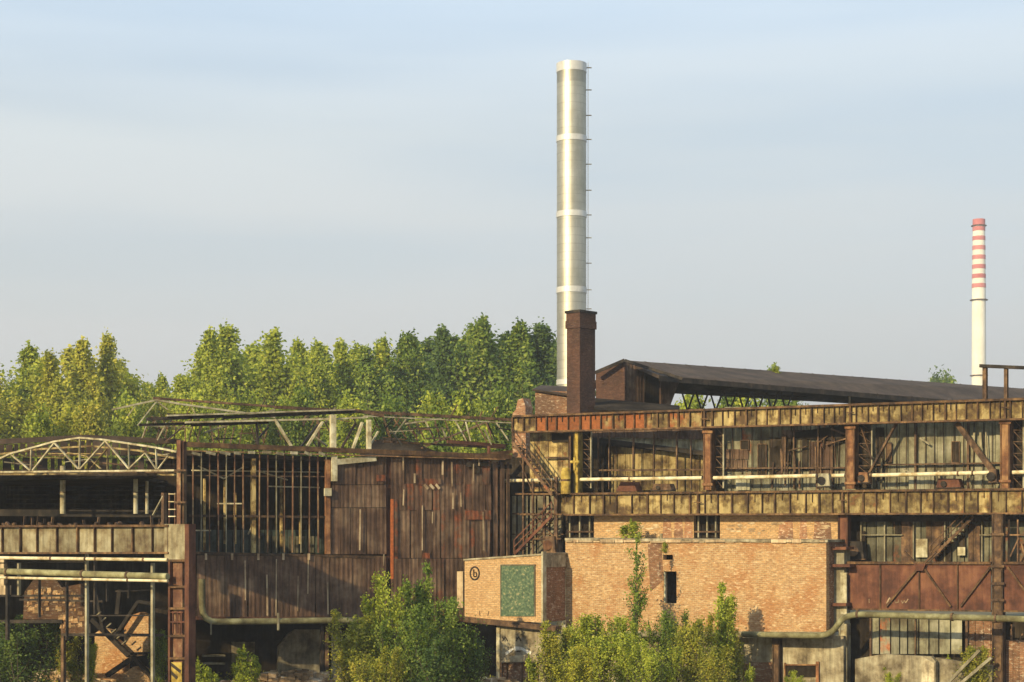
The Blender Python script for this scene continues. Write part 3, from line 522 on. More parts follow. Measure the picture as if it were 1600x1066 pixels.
# small machinery on the lower girder deck
def junk(name, label, cat, F, x0, x1, y0, y1, d, mat, mat2='darksteel', t=.6):
    T = Thing(name, label, cat, F, (x0+x1)/2, d, at(0, y1, F.hit(x0, y1, d).y).z)
    T.part('housing', MB().sheet(F, [(x0, y1), (x1, y1), (x1-(x1-x0)*.12, y0), (x0+(x1-x0)*.1, y0)], d, t), mat)
    T.part('lug', MB().tube([F.hit(x0+(x1-x0)*.3, (y0+y1)/2, d+.15), F.hit(x0+(x1-x0)*.3, (y0+y1)/2, d-.1)], (y1-y0)*.28/K*100, 10), mat2)
    T.part('bar', MB().bar(F, (x0-2, y1-1), (x1+2, y1-2), 1.6, d+.1, .2), mat2); return T
junk('winch', 'small rusty winch on the pipe at the foot of the heavy right brace', 'machine', G, 1544, 1558, 733, 756, .1, 'rust')
junk('winch', 'dark rusty winch beside the foot of the middle column', 'machine', G, 1340, 1357, 738, 756, .1, 'orange')
junk('pulley_block', 'small lattice pulley block hanging on the pale pipe left of the middle column', 'machine', G, 1277, 1297, 740, 762, .15, 'greymetal', t=.3)
junk('motor', 'low dark motor on the lower girder left of the first full column', 'machine', G, 1018, 1050, 756, 768, -.6, 'rust')
junk('motor', 'low rusty red motor on the lower girder under the tall dark window', 'machine', G, 1462, 1502, 748, 764, -.8, 'redrust')
# yellow post-top drum
T = Thing('yellow_drum', 'yellow painted drum standing at the left end of the lower girder', 'drum', G, 883, .5, at(0, 772, 103).z)
T.part('body', MB().tube([G.hit(884, 772, .5), G.hit(884, 738, .5), G.hit(884, 731, .5)], [.30, .30, .2], 18), 'yellow')
T.part('valve', MB().tube([G.hit(898, 735, .5), G.hit(898, 715, .5)], .09, 8).tube([G.hit(892, 722, .5), G.hit(905, 722, .5)], .09, 8), 'yellow')
T.part('stripe', MB().tube([G.hit(884, 752, .5), G.hit(884, 749, .5)], .315, 18), 'rust')
# ------------------------------------------------------------------ stairs
def stair(label, a_, b2, F, d, width=.9, steps=14, mat='rust', rails=True):
    T = Thing('steel_stair', label, 'stair', F, b2[0], d, at(0, b2[1], 103).z, group='steel stairs')
    for dd in (0, -width): T.part('stringer', MB().bar(F, a_, b2, 4.2, d+dd, .08, tint=1.1, rust=.4), mat)
    for i in range(1, steps):
        q = i/steps; x, y = a_[0]*(1-q)+b2[0]*q, a_[1]*(1-q)+b2[1]*q; p = F.hit(x, y, d-.08)
        T.part('tread', MB().box(p-F.n*(width-.1)/2, .34, width-.12, .06, F.a, tint=1.6), mat)
    if rails:
        for dd in (0, -width):
            h = 22; r_ = MB().bar(F, (a_[0], a_[1]-h), (b2[0], b2[1]-h), 1.6, d+dd, .05).bar(F, (a_[0], a_[1]-h/2), (b2[0], b2[1]-h/2), 1.2, d+dd, .05)
            for i in range(0, 5): q = i/4; x, y = a_[0]*(1-q)+b2[0]*q, a_[1]*(1-q)+b2[1]*q; r_.bar(F, (x, y), (x, y-h), 1.3, d+dd-.02, .05)
            T.part('handrail', r_, mat)
    return T
stair('upper rusty steel stair dropping right from the upper girder to the yellow drum', (800, 690), (862, 774), G, 1.3)
stair('middle red rusty steel stair rising right behind the small rendered annex', (803, 866), (862, 806), G, .9, mat='redrust', steps=10)
T = Thing('stair_tower_frame', 'dark rusty post frame carrying the steel stairs left of the lower girder', 'frame', G, 850, 0, 0)
for x, y0, y1, w_ in ((801, 676, 700, 3), (817, 700, 868, 2.4), (832, 752, 868, 3), (850, 772, 868, 4), (868, 745, 868, 6), (779, 715, 872, 2.2), (792, 740, 870, 2.0)):
    T.part('post', MB().bar(G, (x, y0), (x, y1), w_, .7, .15, sec='I'), 'rust')
for y, x0, x1 in ((772, 805, 875), (804, 812, 878), (842, 812, 876), (700, 800, 815)): T.part('cross_bar', MB().bar(G, (x0, y), (x1, y), 2.6, .75, .15), 'flange')
for a_, b2 in (((835, 806), (868, 842)), ((868, 806), (838, 842)), ((812, 720), (832, 770)), ((845, 846), (868, 866))): T.part('diagonal', MB().bar(G, a_, b2, 1.8, .6, .1), 'rust')
junk('gear_box', 'rusty drum shaped gear box at the foot of the stair frame above the annex', 'machine', G, 850, 868, 838, 866, .9, 'rust', 'orange', t=.9)
# ------------------------------------------------------------------ upper brick wall behind lower girder and brick block
solo('upper_brick_wall', 'narrow strip of whitewash streaked brick wall just under the lower girder', 'wall', MB().sheet(G, [(928, 850), (1084, 850), (1084, 800), (928, 800)], -.5, .3).sheet(G, [(1125, 850), (1309, 850), (1309, 800), (1125, 800)], -.5, .3), 'brickpale', G)
uw = bpy.data.objects[-1] if False else [o for o in COL.objects if o.name == 'upper_brick_wall'][0]
T = Thing('wall_patches', 'flaking whitewash and dark stains', 'plaster', G, 1000, -.5, 0)
rr = random.Random(17); bpy.data.objects.remove(T.o); T.o = None
T.loc = tuple(uw.location)
for i in range(34):
    x = rr.choice([rr.uniform(940, 1028), rr.uniform(1128, 1225), rr.uniform(1128, 1300)]); y = rr.uniform(814, 832); ww = rr.uniform(4, 16); hh = rr.uniform(2, 5)
    T.part('flaking_whitewash', MB().sheet(G, [(x, y+hh*.5), (x+ww*.4, y+hh), (x+ww, y+hh*.6), (x+ww*.8, y), (x+ww*.2, y+rr.uniform(0, 1))], -.5+.02+rr.uniform(0, .01), .015, tint=rr.uniform(.8, 1.2)), 'render', under=uw)
for x0, x1 in ((1034, 1050), (1052, 1068), (1068, 1083), (1215, 1240), (1248, 1262), (1270, 1300)):
    T.part('dark_stain', MB().sheet(G, [(x0, 850), (x1, 850), (x1-2, 808+rr.uniform(0, 10)), (x0+3, 806+rr.uniform(0, 10))], -.5+.015, .01, tint=rr.uniform(1.2, 1.7)), 'brickold', under=uw)
for x0, x1, lb in ((884, 927, 'dark barred window under the left end of the lower girder'), (1085, 1124, 'dark barred window under the middle of the lower girder')):
    T = Thing('barred_window', lb, 'window', G, (x0+x1)/2, -.7, at(0, 838, 100).z, group='barred windows under the lower girder')
    T.part('pane', MB().sheet(G, [(x0, 842), (x1, 842), (x1, 800), (x0, 800)], -.8, .1), 'darkwall')
    for k in range(3): x = x0+6+k*(x1-x0-12)/2; T.part('bar', MB().bar(G, (x, 806), (x, 840), 2.2, -.45, .08), 'greymetal')
    T.part('sill', MB().bar(G, (x0, 831), (x1, 831), 2.5, -.4, .12), 'rust')
DB = 2.5
T = Thing('brick_block', 'large sunlit orange brick block with a flat concrete roof edge below the lower girder', 'building', G, 1080, DB, 0)
wall = MB(); X0, X1 = 883.5, 1291
# front wall built round its slot openings so that they are real holes
def cells(mb, xs, yt, yb, holes, t=.45):
    ys = sorted({yt, yb} | {h[1] for h in holes} | {h[3] for h in holes}); xx = sorted(set(xs) | {h[0] for h in holes} | {h[2] for h in holes})
    for i in range(len(xx)-1):
        for j in range(len(ys)-1):
            cx_, cy_ = (xx[i]+xx[i+1])/2, (ys[j]+ys[j+1])/2
            if any(h[0] < cx_ < h[2] and h[1] < cy_ < h[3] for h in holes): continue
            mb.sheet(G, [(xx[i], ys[j+1]), (xx[i+1], ys[j+1]), (xx[i+1], ys[j]), (xx[i], ys[j])], DB, t)
cells(wall, [X0, X1], 847, 990, [(1037, 893, 1057, 943), (1036, 867, 1051, 875)])
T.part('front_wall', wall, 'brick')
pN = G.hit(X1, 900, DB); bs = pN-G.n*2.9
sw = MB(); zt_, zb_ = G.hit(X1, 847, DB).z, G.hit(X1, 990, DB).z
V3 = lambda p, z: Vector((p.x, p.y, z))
off = -G.u*.02; sw.poly([V3(pN-G.n*.46+off, zb_), V3(bs+off, zb_), V3(bs+off, zt_), V3(pN-G.n*.46+off, zt_)], G.u, .4); T.part('side_wall', sw, 'brickold')  # browner brick than the front, side's shade put into the colour
T.part('roof_slab', MB().poly([V3(G.hit(X0-1, 900, DB+.12), zt_+.12), V3(G.hit(X1+2, 900, DB+.12), zt_+.12), V3(G.hit(X1+2, 900, DB+.12)-G.n*3.0, zt_+.12), V3(G.hit(X0-1, 900, DB+.12)-G.n*3.0, zt_+.12)], Vector((0, 0, 1)), .14), 'concrete')
cp = MB(); rr = random.Random(4); x = X0
while x < X1-8:
    wd = rr.uniform(8, 26); cp.bar(G, (x, 845.5), (min(x+wd-1, X1), 845.5), rr.uniform(3.5, 5.5), DB+.1+rr.uniform(-.03, .05), .3, tint=rr.uniform(.7, 1.3)); x += wd
T.part('coping', cp, 'render')
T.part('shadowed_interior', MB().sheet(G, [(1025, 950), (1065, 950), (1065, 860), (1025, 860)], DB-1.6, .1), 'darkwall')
T.part('slot_frame', MB().bar(G, (1038.5, 894), (1038.5, 942), 2.2, DB+.02, .15, tint=1.4), 'greymetal')
T.part('flue_pipe', MB().tube([G.hit(1033, 850, DB-.3), G.hit(1033, 834, DB-.3)], .09, 8).tube([G.hit(1029, 850, DB-.3), G.hit(1029, 838, DB-.3)], .05, 8), 'cream')
pt = MB()
for x0, y0, x1, y1 in ((1010, 848, 1036, 925),): pt.sheet(G, [(x0+6, y1), (x1, y1-18), (x1-2, y0), (x0+2, y0+2)], DB+.012, .01, tint=.85)
T.part('stained_brick_patch', pt, 'brickold')
T.part('slit', MB().bar(G, (1031, 878), (1031, 890), 1.6, DB+.015, .02), 'black')
# block underside beam, posts and lower wall
T = Thing('lower_plinth', 'pale stained concrete ground storey wall under the brick block', 'wall', G, 1200, 1.9, 0)
pw = MB(); pw.sheet(G, [(880, 1110), (1318, 1110), (1318, 994), (880, 994)], 1.7, .3); T.part('wall', pw, 'concrete')
op = T.part('opening', MB().sheet(G, [(1228, 1058), (1275, 1058), (1275, 1040), (1228, 1040)], 1.78, .05), 'darkwall')  # dark sheet on the wall in place of a hole's inner shade
T.part('frame', MB().bar(G, (1226, 1039), (1277, 1039), 2, 1.9, .1).bar(G, (1226, 1036), (1226, 1066), 2, 1.9, .1).bar(G, (1277, 1034), (1277, 1076), 5, 1.86, .1, tint=1.4), 'orange', under=op)
T.part('brick_infill', MB().sheet(G, [(1160, 1100), (1222, 1100), (1222, 1034), (1160, 1036)], 1.78, .1), 'brickold')
column('rusty short post under the beam of the brick block', 1212, 997, 1085, 11, 'rust', d=2.1, name='steel_post')
solo('edge_beam', 'stained concrete edge beam running below the foot of the brick block', 'beam', MB().bar(G, (1130, 992), (1300, 993), 10, DB+.25, .5, tint=.8).bar(G, (882, 989), (1130, 992), 8, DB+.2, .5, tint=.8), 'concrete', G)
# corner pilaster with rings, right of block
T = Thing('corner_duct', 'tall brown duct with dark collars at the right end of the brick block', 'duct', G, 1306, 1.0, at(0, 1066, 95).z)
T.part('casing', MB().sheet(G, [(1296, 985), (1319, 985), (1319, 858), (1296, 858)], 1.3, .9, tint=.9), 'greymetal')
T.part('pale_strip', MB().bar(G, (1318, 895), (1318, 960), 10, 1.35, .1), 'cream')
for y, x1 in ((857, 1322), (884, 1328), (945, 1322)): T.part('collar', MB().bar(G, (1288, y), (x1, y), 4.5, 1.75, 1.2), 'redrust')
column('whitewashed column at ground level right of the brick block', 1317, 975, 1090, 13, 'cream', d=1.3, name='concrete_column', group=None)
# ------------------------------------------------------------------ annex
q0 = G.hit(845, 900, 0); AN = Frame(845, 99.6, -32.2)
T = Thing('rendered_annex', 'small pale brick annex with a mottled green gate and a round emblem', 'building', AN, 785, 0, 0)
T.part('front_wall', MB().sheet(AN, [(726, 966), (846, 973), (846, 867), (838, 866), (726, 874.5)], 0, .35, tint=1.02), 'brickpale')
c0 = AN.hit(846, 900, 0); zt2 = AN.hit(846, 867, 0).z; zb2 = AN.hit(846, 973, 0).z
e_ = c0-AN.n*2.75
T.part('side_wall', MB().poly([V3(c0-AN.n*.36, zb2), V3(e_, zb2), V3(e_, zt2), V3(c0-AN.n*.36, zt2)], AN.u, .3), 'brickold')  # darker brick than the front wall, colour carries part of the side's shade
T.part('side_lintel', MB().poly([V3(c0-AN.n*.2+AN.u*.06, zt2-.75), V3(e_+AN.u*.06, zt2-.75), V3(e_+AN.u*.06, zt2+.1), V3(c0-AN.n*.2+AN.u*.06, zt2+.1)], AN.u, .05), 'concrete')
T.part('roof', MB().poly([AN.hit(724, 873.5, .08), AN.hit(847, 865, .08), AN.hit(847, 865, .08)-AN.n*3, AN.hit(724, 873.5, .08)-AN.n*3], Vector((0, 0, 1)), .1), 'concrete')
T.part('corner_strip', MB().bar(AN, (847, 862), (847, 973), 3, .05, .4), 'cream')
gt = T.part('gate', MB().sheet(AN, [(783, 963), (834, 963), (834, 884), (783, 884)], .05, .06), 'greendoor')
T.part('gate_frame', MB().bar(AN, (782, 883), (836, 883), 1.6, .09, .08, tint=.6).bar(AN, (782, 883), (782, 963), 1.4, .09, .08, tint=.6).bar(AN, (835, 883), (835, 963), 1.4, .09, .08, tint=.6), 'greymetal', under=gt)
em = MB(); nn = 20
for i in range(nn):
    a1, a2 = 2*math.pi*i/nn, 2*math.pi*(i+1)/nn
    em.bar(AN, (741.5+7*math.cos(a1), 896+10*math.sin(a1)), (741.5+7*math.cos(a2), 896+10*math.sin(a2)), 2.4, .03, .03)
em.bar(AN, (740, 890), (740, 901), 1.8, .035, .03).bar(AN, (740, 901), (744, 901), 1.8, .035, .03).bar(AN, (744.5, 901), (744.5, 895), 1.6, .035, .03).bar(AN, (744.5, 895), (741.5, 895), 1.4, .035, .03)
T.part('round_emblem', em, 'darksteel')
T.part('left_return', MB().sheet(AN, [(714, 950), (725, 950), (725, 893), (714, 893)], -.4, .3).bar(AN, (722, 893), (722, 950), 3, -.3, .1), 'render')
sl = MB(); 
for x in (750, 762, 790, 812): sl.bar(AN, (x, 963), (x+random.uniform(-3, 3), 955), 1.2, .02, .02)
T.part('drip_stain', sl, 'rust')
solo('slab_edge_beam', 'brown sagging beam under the small annex', 'beam', MB().bar(AN, (724, 968), (868, 983), 8, .35, .7), 'rust', AN)
T = Thing('annex_base_wall', 'grey whitewash streaked wall with dark marks below the small annex', 'wall', AN, 820, 0, 0)
T.part('wall', MB().sheet(AN, [(776, 1110), (880, 1110), (880, 985), (776, 977)], -.2, .3, tint=.9), 'concrete')
T.part('pale_corner', MB().bar(AN, (778, 980), (778, 1100), 6, -.1, .3), 'cream')
mk_ = MB()
for x in (789, 810): mk_.bar(AN, (x-4, 1002), (x, 995), 1.8, -.17, .02).bar(AN, (x, 995), (x+4, 1002), 1.8, -.17, .02).bar(AN, (x-4, 995), (x-3, 1000), 1.2, -.16, .02)
mk_.bar(AN, (807, 1018), (813, 1018), 2, -.16, .02); T.part('dark_mark', mk_, 'black')
wh = MB(); pts_ = [(790+i*4.4, 1022-9*math.sin(math.pi*i/9)+random.uniform(-1, 1)) for i in range(10)]
for i in range(9): wh.bar(AN, pts_[i], pts_[i+1], random.uniform(3, 7), -.165+i*.002, .02)
T.part('whitewash_splash', wh, 'white')
T.part('low_canopy', MB().sheet(AN, [(782, 1035), (842, 1035), (836, 1022), (790, 1026)], .3, .6), 'concrete')
T.part('base_brick', MB().sheet(AN, [(782, 1110), (840, 1110), (840, 1035), (782, 1035)], -.05, .1), 'brickold'); 
b_ = MB()
for x in (784, 792, 815): b_.bar(AN, (x, 1034), (x, 1100), 1.8, .05, .06)
T.part('bar', b_, 'rust')
# ------------------------------------------------------------------ right lower bays
T = Thing('lower_bay_wall', 'patchwork sheet wall with doors behind the bay under the lower girder at right', 'wall', G, 1440, -1.2, 0)
T.part('backing', MB().sheet(G, [(1318, 900), (1700, 900), (1700, 790), (1318, 790)], -1.6, .1), 'darkwall')
T.part('sheet_panel', MB().sheets(G, (1345, 1700), 800, 890, -1.2, 13, tj=.4, tint=.8, rustp=.45, gap=1.5), 'pale')
T.part('rust_sheet', MB().sheets(G, (1408, 1428), 815, 888, -1.1, 12, tj=.2).sheets(G, (1447, 1475), 815, 870, -1.1, 12).sheets(G, (1513, 1532), 820, 885, -1.1, 10, tint=1.0), 'rust')
for x0, y0, x1, y1 in ((1398, 805, 1408, 835), (1470, 845, 1486, 885), (1499, 838, 1508, 860), (1330, 830, 1352, 880)): T.part('opening', MB().sheet(G, [(x0, y1), (x1, y1), (x1, y0), (x0, y0)], -1.0, .05), 'darkwall')  # dark sheets painting the unlit inside of openings
T.part('cream_door', MB().sheet(G, [(1431, 871), (1449, 871), (1449, 842), (1431, 842)], -1.0, .05), 'cream')
T.part('white_box', MB().sheet(G, [(1496, 868), (1508, 868), (1508, 855), (1496, 855)], -.9, .1), 'cream')
pf = MB()
for x in (1345, 1382, 1427, 1476, 1534): pf.bar(G, (x, 805), (x, 888), 2, -.95, .1)
pf.bar(G, (1345, 836), (1410, 836), 1.5, -.9, .1).bar(G, (1530, 836), (1600, 836), 1.5, -.9, .1); T.part('frame', pf, 'greymetal')
T.part('girder_shadow_strip', MB().bar(G, (1325, 811), (1700, 810), 9, -.7, .5), 'darksteel')  # dark bar painting the shadow strip under the lower girder
stair('short steel stair climbing right in the bay under the lower girder', (1452, 876), (1520, 808), G, -.3, steps=12)
junk('machine_wheel', 'dark machine with a round wheel right of the red column under the lower girder', 'machine', G, 1325, 1350, 846, 876, -.2, 'darksteel', 'rust')
T = Thing('red_panel_wall', 'dull red rusty panel parapet with diagonal braces and white scrawl', 'wall', G, 1450, 1.0, at(0, 955, 95).z)
T.part('panel', MB().sheet(G, [(1323, 951), (1548, 954), (1548, 881), (1323, 880)], .9, .08, tint=1.0).sheet(G, [(1568, 954), (1720, 957), (1720, 880), (1568, 881)], .9, .08, tint=.95), 'redrust')
fr = MB()
for x in (1324, 1375, 1436, 1496): fr.bar(G, (x, 881), (x, 952), 2.0, 1.0, .1, tint=.6)
fr.bar(G, (1323, 879.5), (1548, 880), 4, 1.05, .25).bar(G, (1568, 880), (1720, 879), 4, 1.05, .25).bar(G, (1323, 952), (1548, 955), 2.6, 1.05, .25).bar(G, (1568, 955), (1720, 958), 2.6, 1.05, .25); T.part('frame', fr, 'flange')
for a_, b2 in (((1384, 948), (1433, 889)), ((1444, 889), (1485, 948)), ((1500, 948), (1547, 886)), ((1574, 886), (1606, 930)), ((1412, 862), (1434, 884)), ((1462, 862), (1440, 884))): T.part('diagonal', MB().bar(G, a_, b2, 3.0, 1.08, .12, tint=.9), 'flange')
T.part('gusset', MB().sheet(G, [(1432, 892), (1442, 892), (1446, 881), (1428, 881)], 1.2, .05), 'redrust')
sc = MB()
for a_, b2 in (((1358, 942), (1358, 936)), ((1385, 943), (1390, 934)), ((1390, 934), (1394, 943)), ((1387, 940), (1393, 940)), ((1398, 938), (1399, 942)), ((1399, 942), (1404, 941)), ((1404, 941), (1404, 937)), ((1408, 938), (1410, 943)), ((1410, 943), (1413, 938)), ((1413, 938), (1415, 942)), ((1415, 942), (1419, 936))): sc.bar(G, a_, b2, random.uniform(1.0, 1.9), .93, .02, tint=random.uniform(.5, .95))
T.part('white_scrawl', sc, 'render')
def bendtube(F, pts, d, rpx, seg=12):
    P = [F.hit(x, y, d) for x, y in pts]; out_ = [P[0]]
    for i in range(1, len(P)-1):
        for k in range(5):
            q = k/4; a_ = P[i].lerp(P[i-1], min(.35, .9/(P[i]-P[i-1]).length)); c_ = P[i].lerp(P[i+1], min(.35, .9/(P[i+1]-P[i]).length)); out_.append(a_.lerp(P[i], q).lerp(P[i].lerp(c_, q), q))
    out_.append(P[-1]); return MB().tube(out_, rpx/K*P[0].y, seg)
T = Thing('lagged_pipe', 'long mossy lagged pipe under the red panels, dropping left below the brick block', 'pipe', G, 1450, 1.8, at(0, 970, 95).z)
T.part('pipe', bendtube(G, [(1720, 971), (1322, 959.5), (1296, 994), (1160, 991)], 3.2, 5.2), 'lichen')
for x, y in ((1340, 960), (1488, 964), (1556, 966)): T.part('collar', MB().tube([G.hit(x-1.5, y, 3.2), G.hit(x+1.5, y, 3.2)], .22, 12), 'rust')
T = Thing('ground_bay_wall', 'sheet and brick wall below the mossy pipe at the right', 'wall', G, 1430, .3, 0)
T.part('sheet_panel', MB().sheets(G, (1362, 1505), 966, 1022, .3, 17, tj=.4, tint=1.2, rustp=.2, gap=2), 'pale')
T.part('backing', MB().sheet(G, [(1324, 1110), (1720, 1110), (1720, 962), (1324, 962)], -.2, .1), 'darkwall')
T.part('mullion', MB().bar(G, (1360, 966), (1360, 1030), 3, .45, .1).bar(G, (1430, 966), (1430, 1025), 2, .45, .1).bar(G, (1510, 966), (1510, 1020), 4, .45, .1), 'rust')
T.part('brick_fill', MB().sheets(G, (1512, 1552), 966, 1040, .25, 12, tj=.3, rustp=.6).sheets(G, (1572, 1640), 1000, 1080, .25, 12, rustp=.6), 'brickold')
dk = T
solo('concrete_wall', 'broken pale concrete wall standing at ground level below the sheet wall', 'wall', MB().sheet(G, [(1336, 1110), (1462, 1110), (1462, 1034), (1455, 1026), (1410, 1024), (1380, 1022), (1336, 1030)], 1.9, .35, tint=.85).sheet(G, [(1440, 1110), (1460, 1110), (1460, 1036), (1440, 1026)], 2.0, .08, tint=1.5), 'concrete', G)
solo('concrete_wall', 'lower stained concrete wall beside the leaning planks at right', 'wall', MB().sheet(G, [(1462, 1110), (1550, 1110), (1550, 1040), (1500, 1034), (1462, 1028)], 1.4, .35, tint=.7), 'concrete', G)
for i, (a_, b2, lb) in enumerate((((1478, 1070), (1530, 1016), 'upper of two leaning grey planks at the lower right'), ((1496, 1072), (1548, 1028), 'lower of two leaning grey planks at the lower right'))):
    solo('leaning_plank', lb, 'plank', MB().bar(G, a_, b2, 4.5, 2.6, .2, db=2.2), 'greymetal', G, group='leaning planks at the lower right')
T = Thing('right_edge_frame', 'dark steel clutter behind the long rusty column at the right edge', 'frame', G, 1590, 0, 0)
for a_, b2 in (((1576, 812), (1576, 878)), ((1590, 812), (1590, 878)), ((1574, 836), (1640, 836)), ((1578, 870), (1592, 840)), ((1596, 850), (1603, 878)), ((1576, 1040), (1598, 990)), ((1580, 976), (1580, 1066)), ((1574, 1030), (1640, 1028))): T.part('bar', MB().bar(G, a_, b2, 2.2, .2, .1, tint=1.5), 'rust')
# steel frame top right on the skyline
T = Thing('skyline_frame', 'bare steel goal shaped frame standing above the brown roof at the right edge', 'frame', G, 1560, -3, 10)
for x in (1538, 1571, 1605): T.part('post', MB().bar(G, (x, 574), (x, 625), 6 if x != 1571 else 5, -4, .3, sec='I'), 'rust')
T.part('top_beam', MB().bar(G, (1530, 571.5), (1660, 577), 5, -3.9, .35), 'darksteel')
# ------------------------------------------------------------------ left hall (L): cladding
T = Thing('clad_hall_front', 'dark brown sheet clad hall front with rust patches and missing sheets', 'building', L, 540, 0, 0)
sh = MB(); rr = random.Random(11)
def tier(x0, x1, top, bot, d, wpx=13, rp=.04, **k): sh.sheets(L, (x0, x1), top, bot, d, wpx, rustp=rp, skew=.9, gap=.7, tj=.15, **k)
tier(518, 604, lin(518, 724, 604, 712), 757, .0, tint=1.0); tier(518, 604, 758, 793, .03, rp=.15); tier(518, 604, 794, 866, .0, rp=.0)
tier(611, 768, lin(611, 712, 768, 716), 757, .0, rp=.6, edge=1.5); tier(611, 768, 756, 797, .03, rp=.7); tier(611, 768, 797, 872, 0, rp=.4)
tier(308, 604, lin(308, 868, 604, 870), 964, .1, wpx=15, rp=.03, edge=.5); tier(611, 730, 873, 966, .1, rp=.12)
T.part('cladding_sheet', sh, 'clad')
for x0, y0, x1, y1 in ((728, 721, 764, 730), (560, 716, 572, 726), (742, 730, 750, 741)): T.part('dark_hole_patch', MB().sheet(L, [(x0, y1), (x1, y1-2), (x1-1, y0), (x0+2, y0+1)], .16, .05), 'darkwall')  # dark patches laid on the sheets, painting the shade inside torn gaps
for x0, y0, x1, y1 in ((588, 742, 603, 752), (612, 862, 622, 873), (726, 798, 768, 812), (655, 748, 690, 758), (586, 875, 602, 900), (612, 780, 622, 872), (660, 864, 672, 876)):
    pp = MB().sheet(L, [(x0, y1), (x1, y1+rr.uniform(-2, 2)), (x1-1, y0), (x0+1, y0)], .1, .03, tint=rr.uniform(.7, 1.2), rust=.55); T.part('rust_patch', pp, 'clad')
for x, y0, y1 in ((383, 876, 938), (417, 898, 962), (432, 874, 962), (466, 900, 955), (482, 866, 928), (512, 910, 960), (630, 714, 735), (692, 720, 742), (706, 722, 760), (740, 725, 752), (748, 716, 728), (708, 770, 795), (631, 765, 790), (648, 740, 755), (360, 740, 742), (563, 796, 860), (676, 800, 818), (755, 800, 860), (572, 720, 722), (600, 866, 884), (720, 770, 792), (660, 790, 860)):
    if y1-y0 > 4: T.part('exposed_batten', MB().bar(L, (x, y0), (x+rr.uniform(-1, 1), y1), rr.uniform(1.4, 2.8), .16, .02, tint=rr.uniform(.6, 1.0)), 'render')
for x in (322, 363, 404, 443, 483): T.part('exposed_batten', MB().bar(L, (x, 865), (x, 875), 3.2, .3, .1, tint=1.0), 'render')
for x0 in (663, 672, 681): T.part('exposed_batten', MB().bar(L, (x0, 757), (x0+6, 764), 4, .13, .02, tint=1.0), 'render')
T.part('corner_post', MB().bar(L, (607.5, 712), (607.5, 905), 7, -.15, .25, tint=.6).bar(L, (613, 780), (613, 905), 4, .15, .1, rust=.9, tint=1.3), 'redrust')
T.part('girt', MB().bar(L, (296, 864), (604, 871), 4, .12, .2, tint=.6).bar(L, (296, 806), (520, 808), 3.5, -.05, .15, tint=.5).bar(L, (290, 743), (520, 745), 1.6, -.1, .12, tint=1.0), 'rust')
T.part('head_beam', MB().bar(L, (282, 694), (800, 714), 7.5, .35, .4, tint=.75).bar(L, (282, 704), (790, 718), 1.6, .4, .1, tint=2), 'flange')
T.part('bottom_rail', MB().bar(L, (308, 966), (740, 969), 5, .25, .35, tint=.6), 'redrust')
for i, x in enumerate(range(302, 516, 13)):
    if i not in (7,): T.part('mullion', MB().bar(L, (x, 704), (x+rr.uniform(-.8, .8), 864), 1.2 if i % 3 else 1.7, 0, .1, tint=rr.uniform(.5, 1.1)), 'greymetal' if i % 3 == 1 else 'postrust')
pl_ = T.part('yellow_pillar', MB().bar(L, (397, 712), (397, 864), 6.0, -.25, .3, tint=1.3, rust=.3), 'ochre')
T.part('right_pillar', MB().bar(L, (513, 718), (513, 866), 7, .1, .3, tint=1.2, rust=.3), 'orange'); T.part('pale_bracket', MB().bar(L, (513, 763), (513, 775), 11, .3, .2).bar(L, (523, 712), (523, 752), 9, .3, .2).bar(L, (526, 722), (588, 716), 9, .28, .1, tint=.9), 'cream')
T.part('right_end_sheet', MB().sheets(L, (770, 800), 722, 880, -.2, 10, gap=4, tj=.3), 'clad')
# interior of that hall
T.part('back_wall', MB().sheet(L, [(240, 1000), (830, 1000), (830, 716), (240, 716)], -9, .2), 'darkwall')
T.part('teal_sheet', MB().sheets(L, (285, 530), 828, 866, -7.5, 12, tj=.4, gap=1.4, tint=.8), 'tealglass')
T.part('pale_pane', MB().sheets(L, (400, 500), 838, 864, -5.5, 11, tj=.6, gap=5, tint=.7), 'pale')
hz = MB(); zr = L.hit(300, 702, 0).z
hz.poly([V3(L.hit(284, 700, -.2), zr-.1), V3(L.hit(800, 700, -.2), zr-.6), V3(L.hit(800, 700, -.2)-L.n*9, zr-.8), V3(L.hit(284, 700, -.2)-L.n*9, zr-.3)], Vector((0, 0, 1)), .25); T.part('roof_deck', hz, 'darkwall')
for x, y0, y1 in ((320, 748, 860), (352, 750, 850), (368, 770, 850), (440, 748, 855), (470, 760, 850)): T.part('inner_post', MB().bar(L, (x, y0), (x, y1), 3, -4.5, .2, tint=1.6), 'ochre')
for a_, b2 in (((310, 728), (350, 748)), ((350, 748), (380, 730)), ((400, 735), (450, 750)), ((340, 787), (378, 787)), ((388, 835), (398, 815)), ((300, 829), (330, 829)), ((420, 760), (500, 762)), ((300, 735), (500, 738))): T.part('inner_bar', MB().bar(L, a_, b2, 2.0, -2.5, .12, tint=2.2), 'greymetal')
T.part('floor_deck', MB().poly([V3(L.hit(296, 960, -.3), 4.5), V3(L.hit(740, 960, -.3), 4.5), V3(L.hit(740, 960, -.3)-L.n*9, 4.5), V3(L.hit(296, 960, -.3)-L.n*9, 4.5)], Vector((0, 0, 1)), .25), 'darkwall')
# pipe under cladding
T = Thing('bent_drain_pipe', 'mossy pipe bending round the lower left corner of the brown cladding', 'pipe', L, 330, 1.2, at(0, 975, 92).z)
T.part('pipe', bendtube(L, [(315, 905), (316, 972), (570, 969)], 1.3, 5.0), 'lichen')
T.part('hanger', MB().bar(L, (435, 958), (435, 985), 3, 1.5, .08).bar(L, (330, 972), (330, 992), 2, 1.5, .08), 'greymetal')
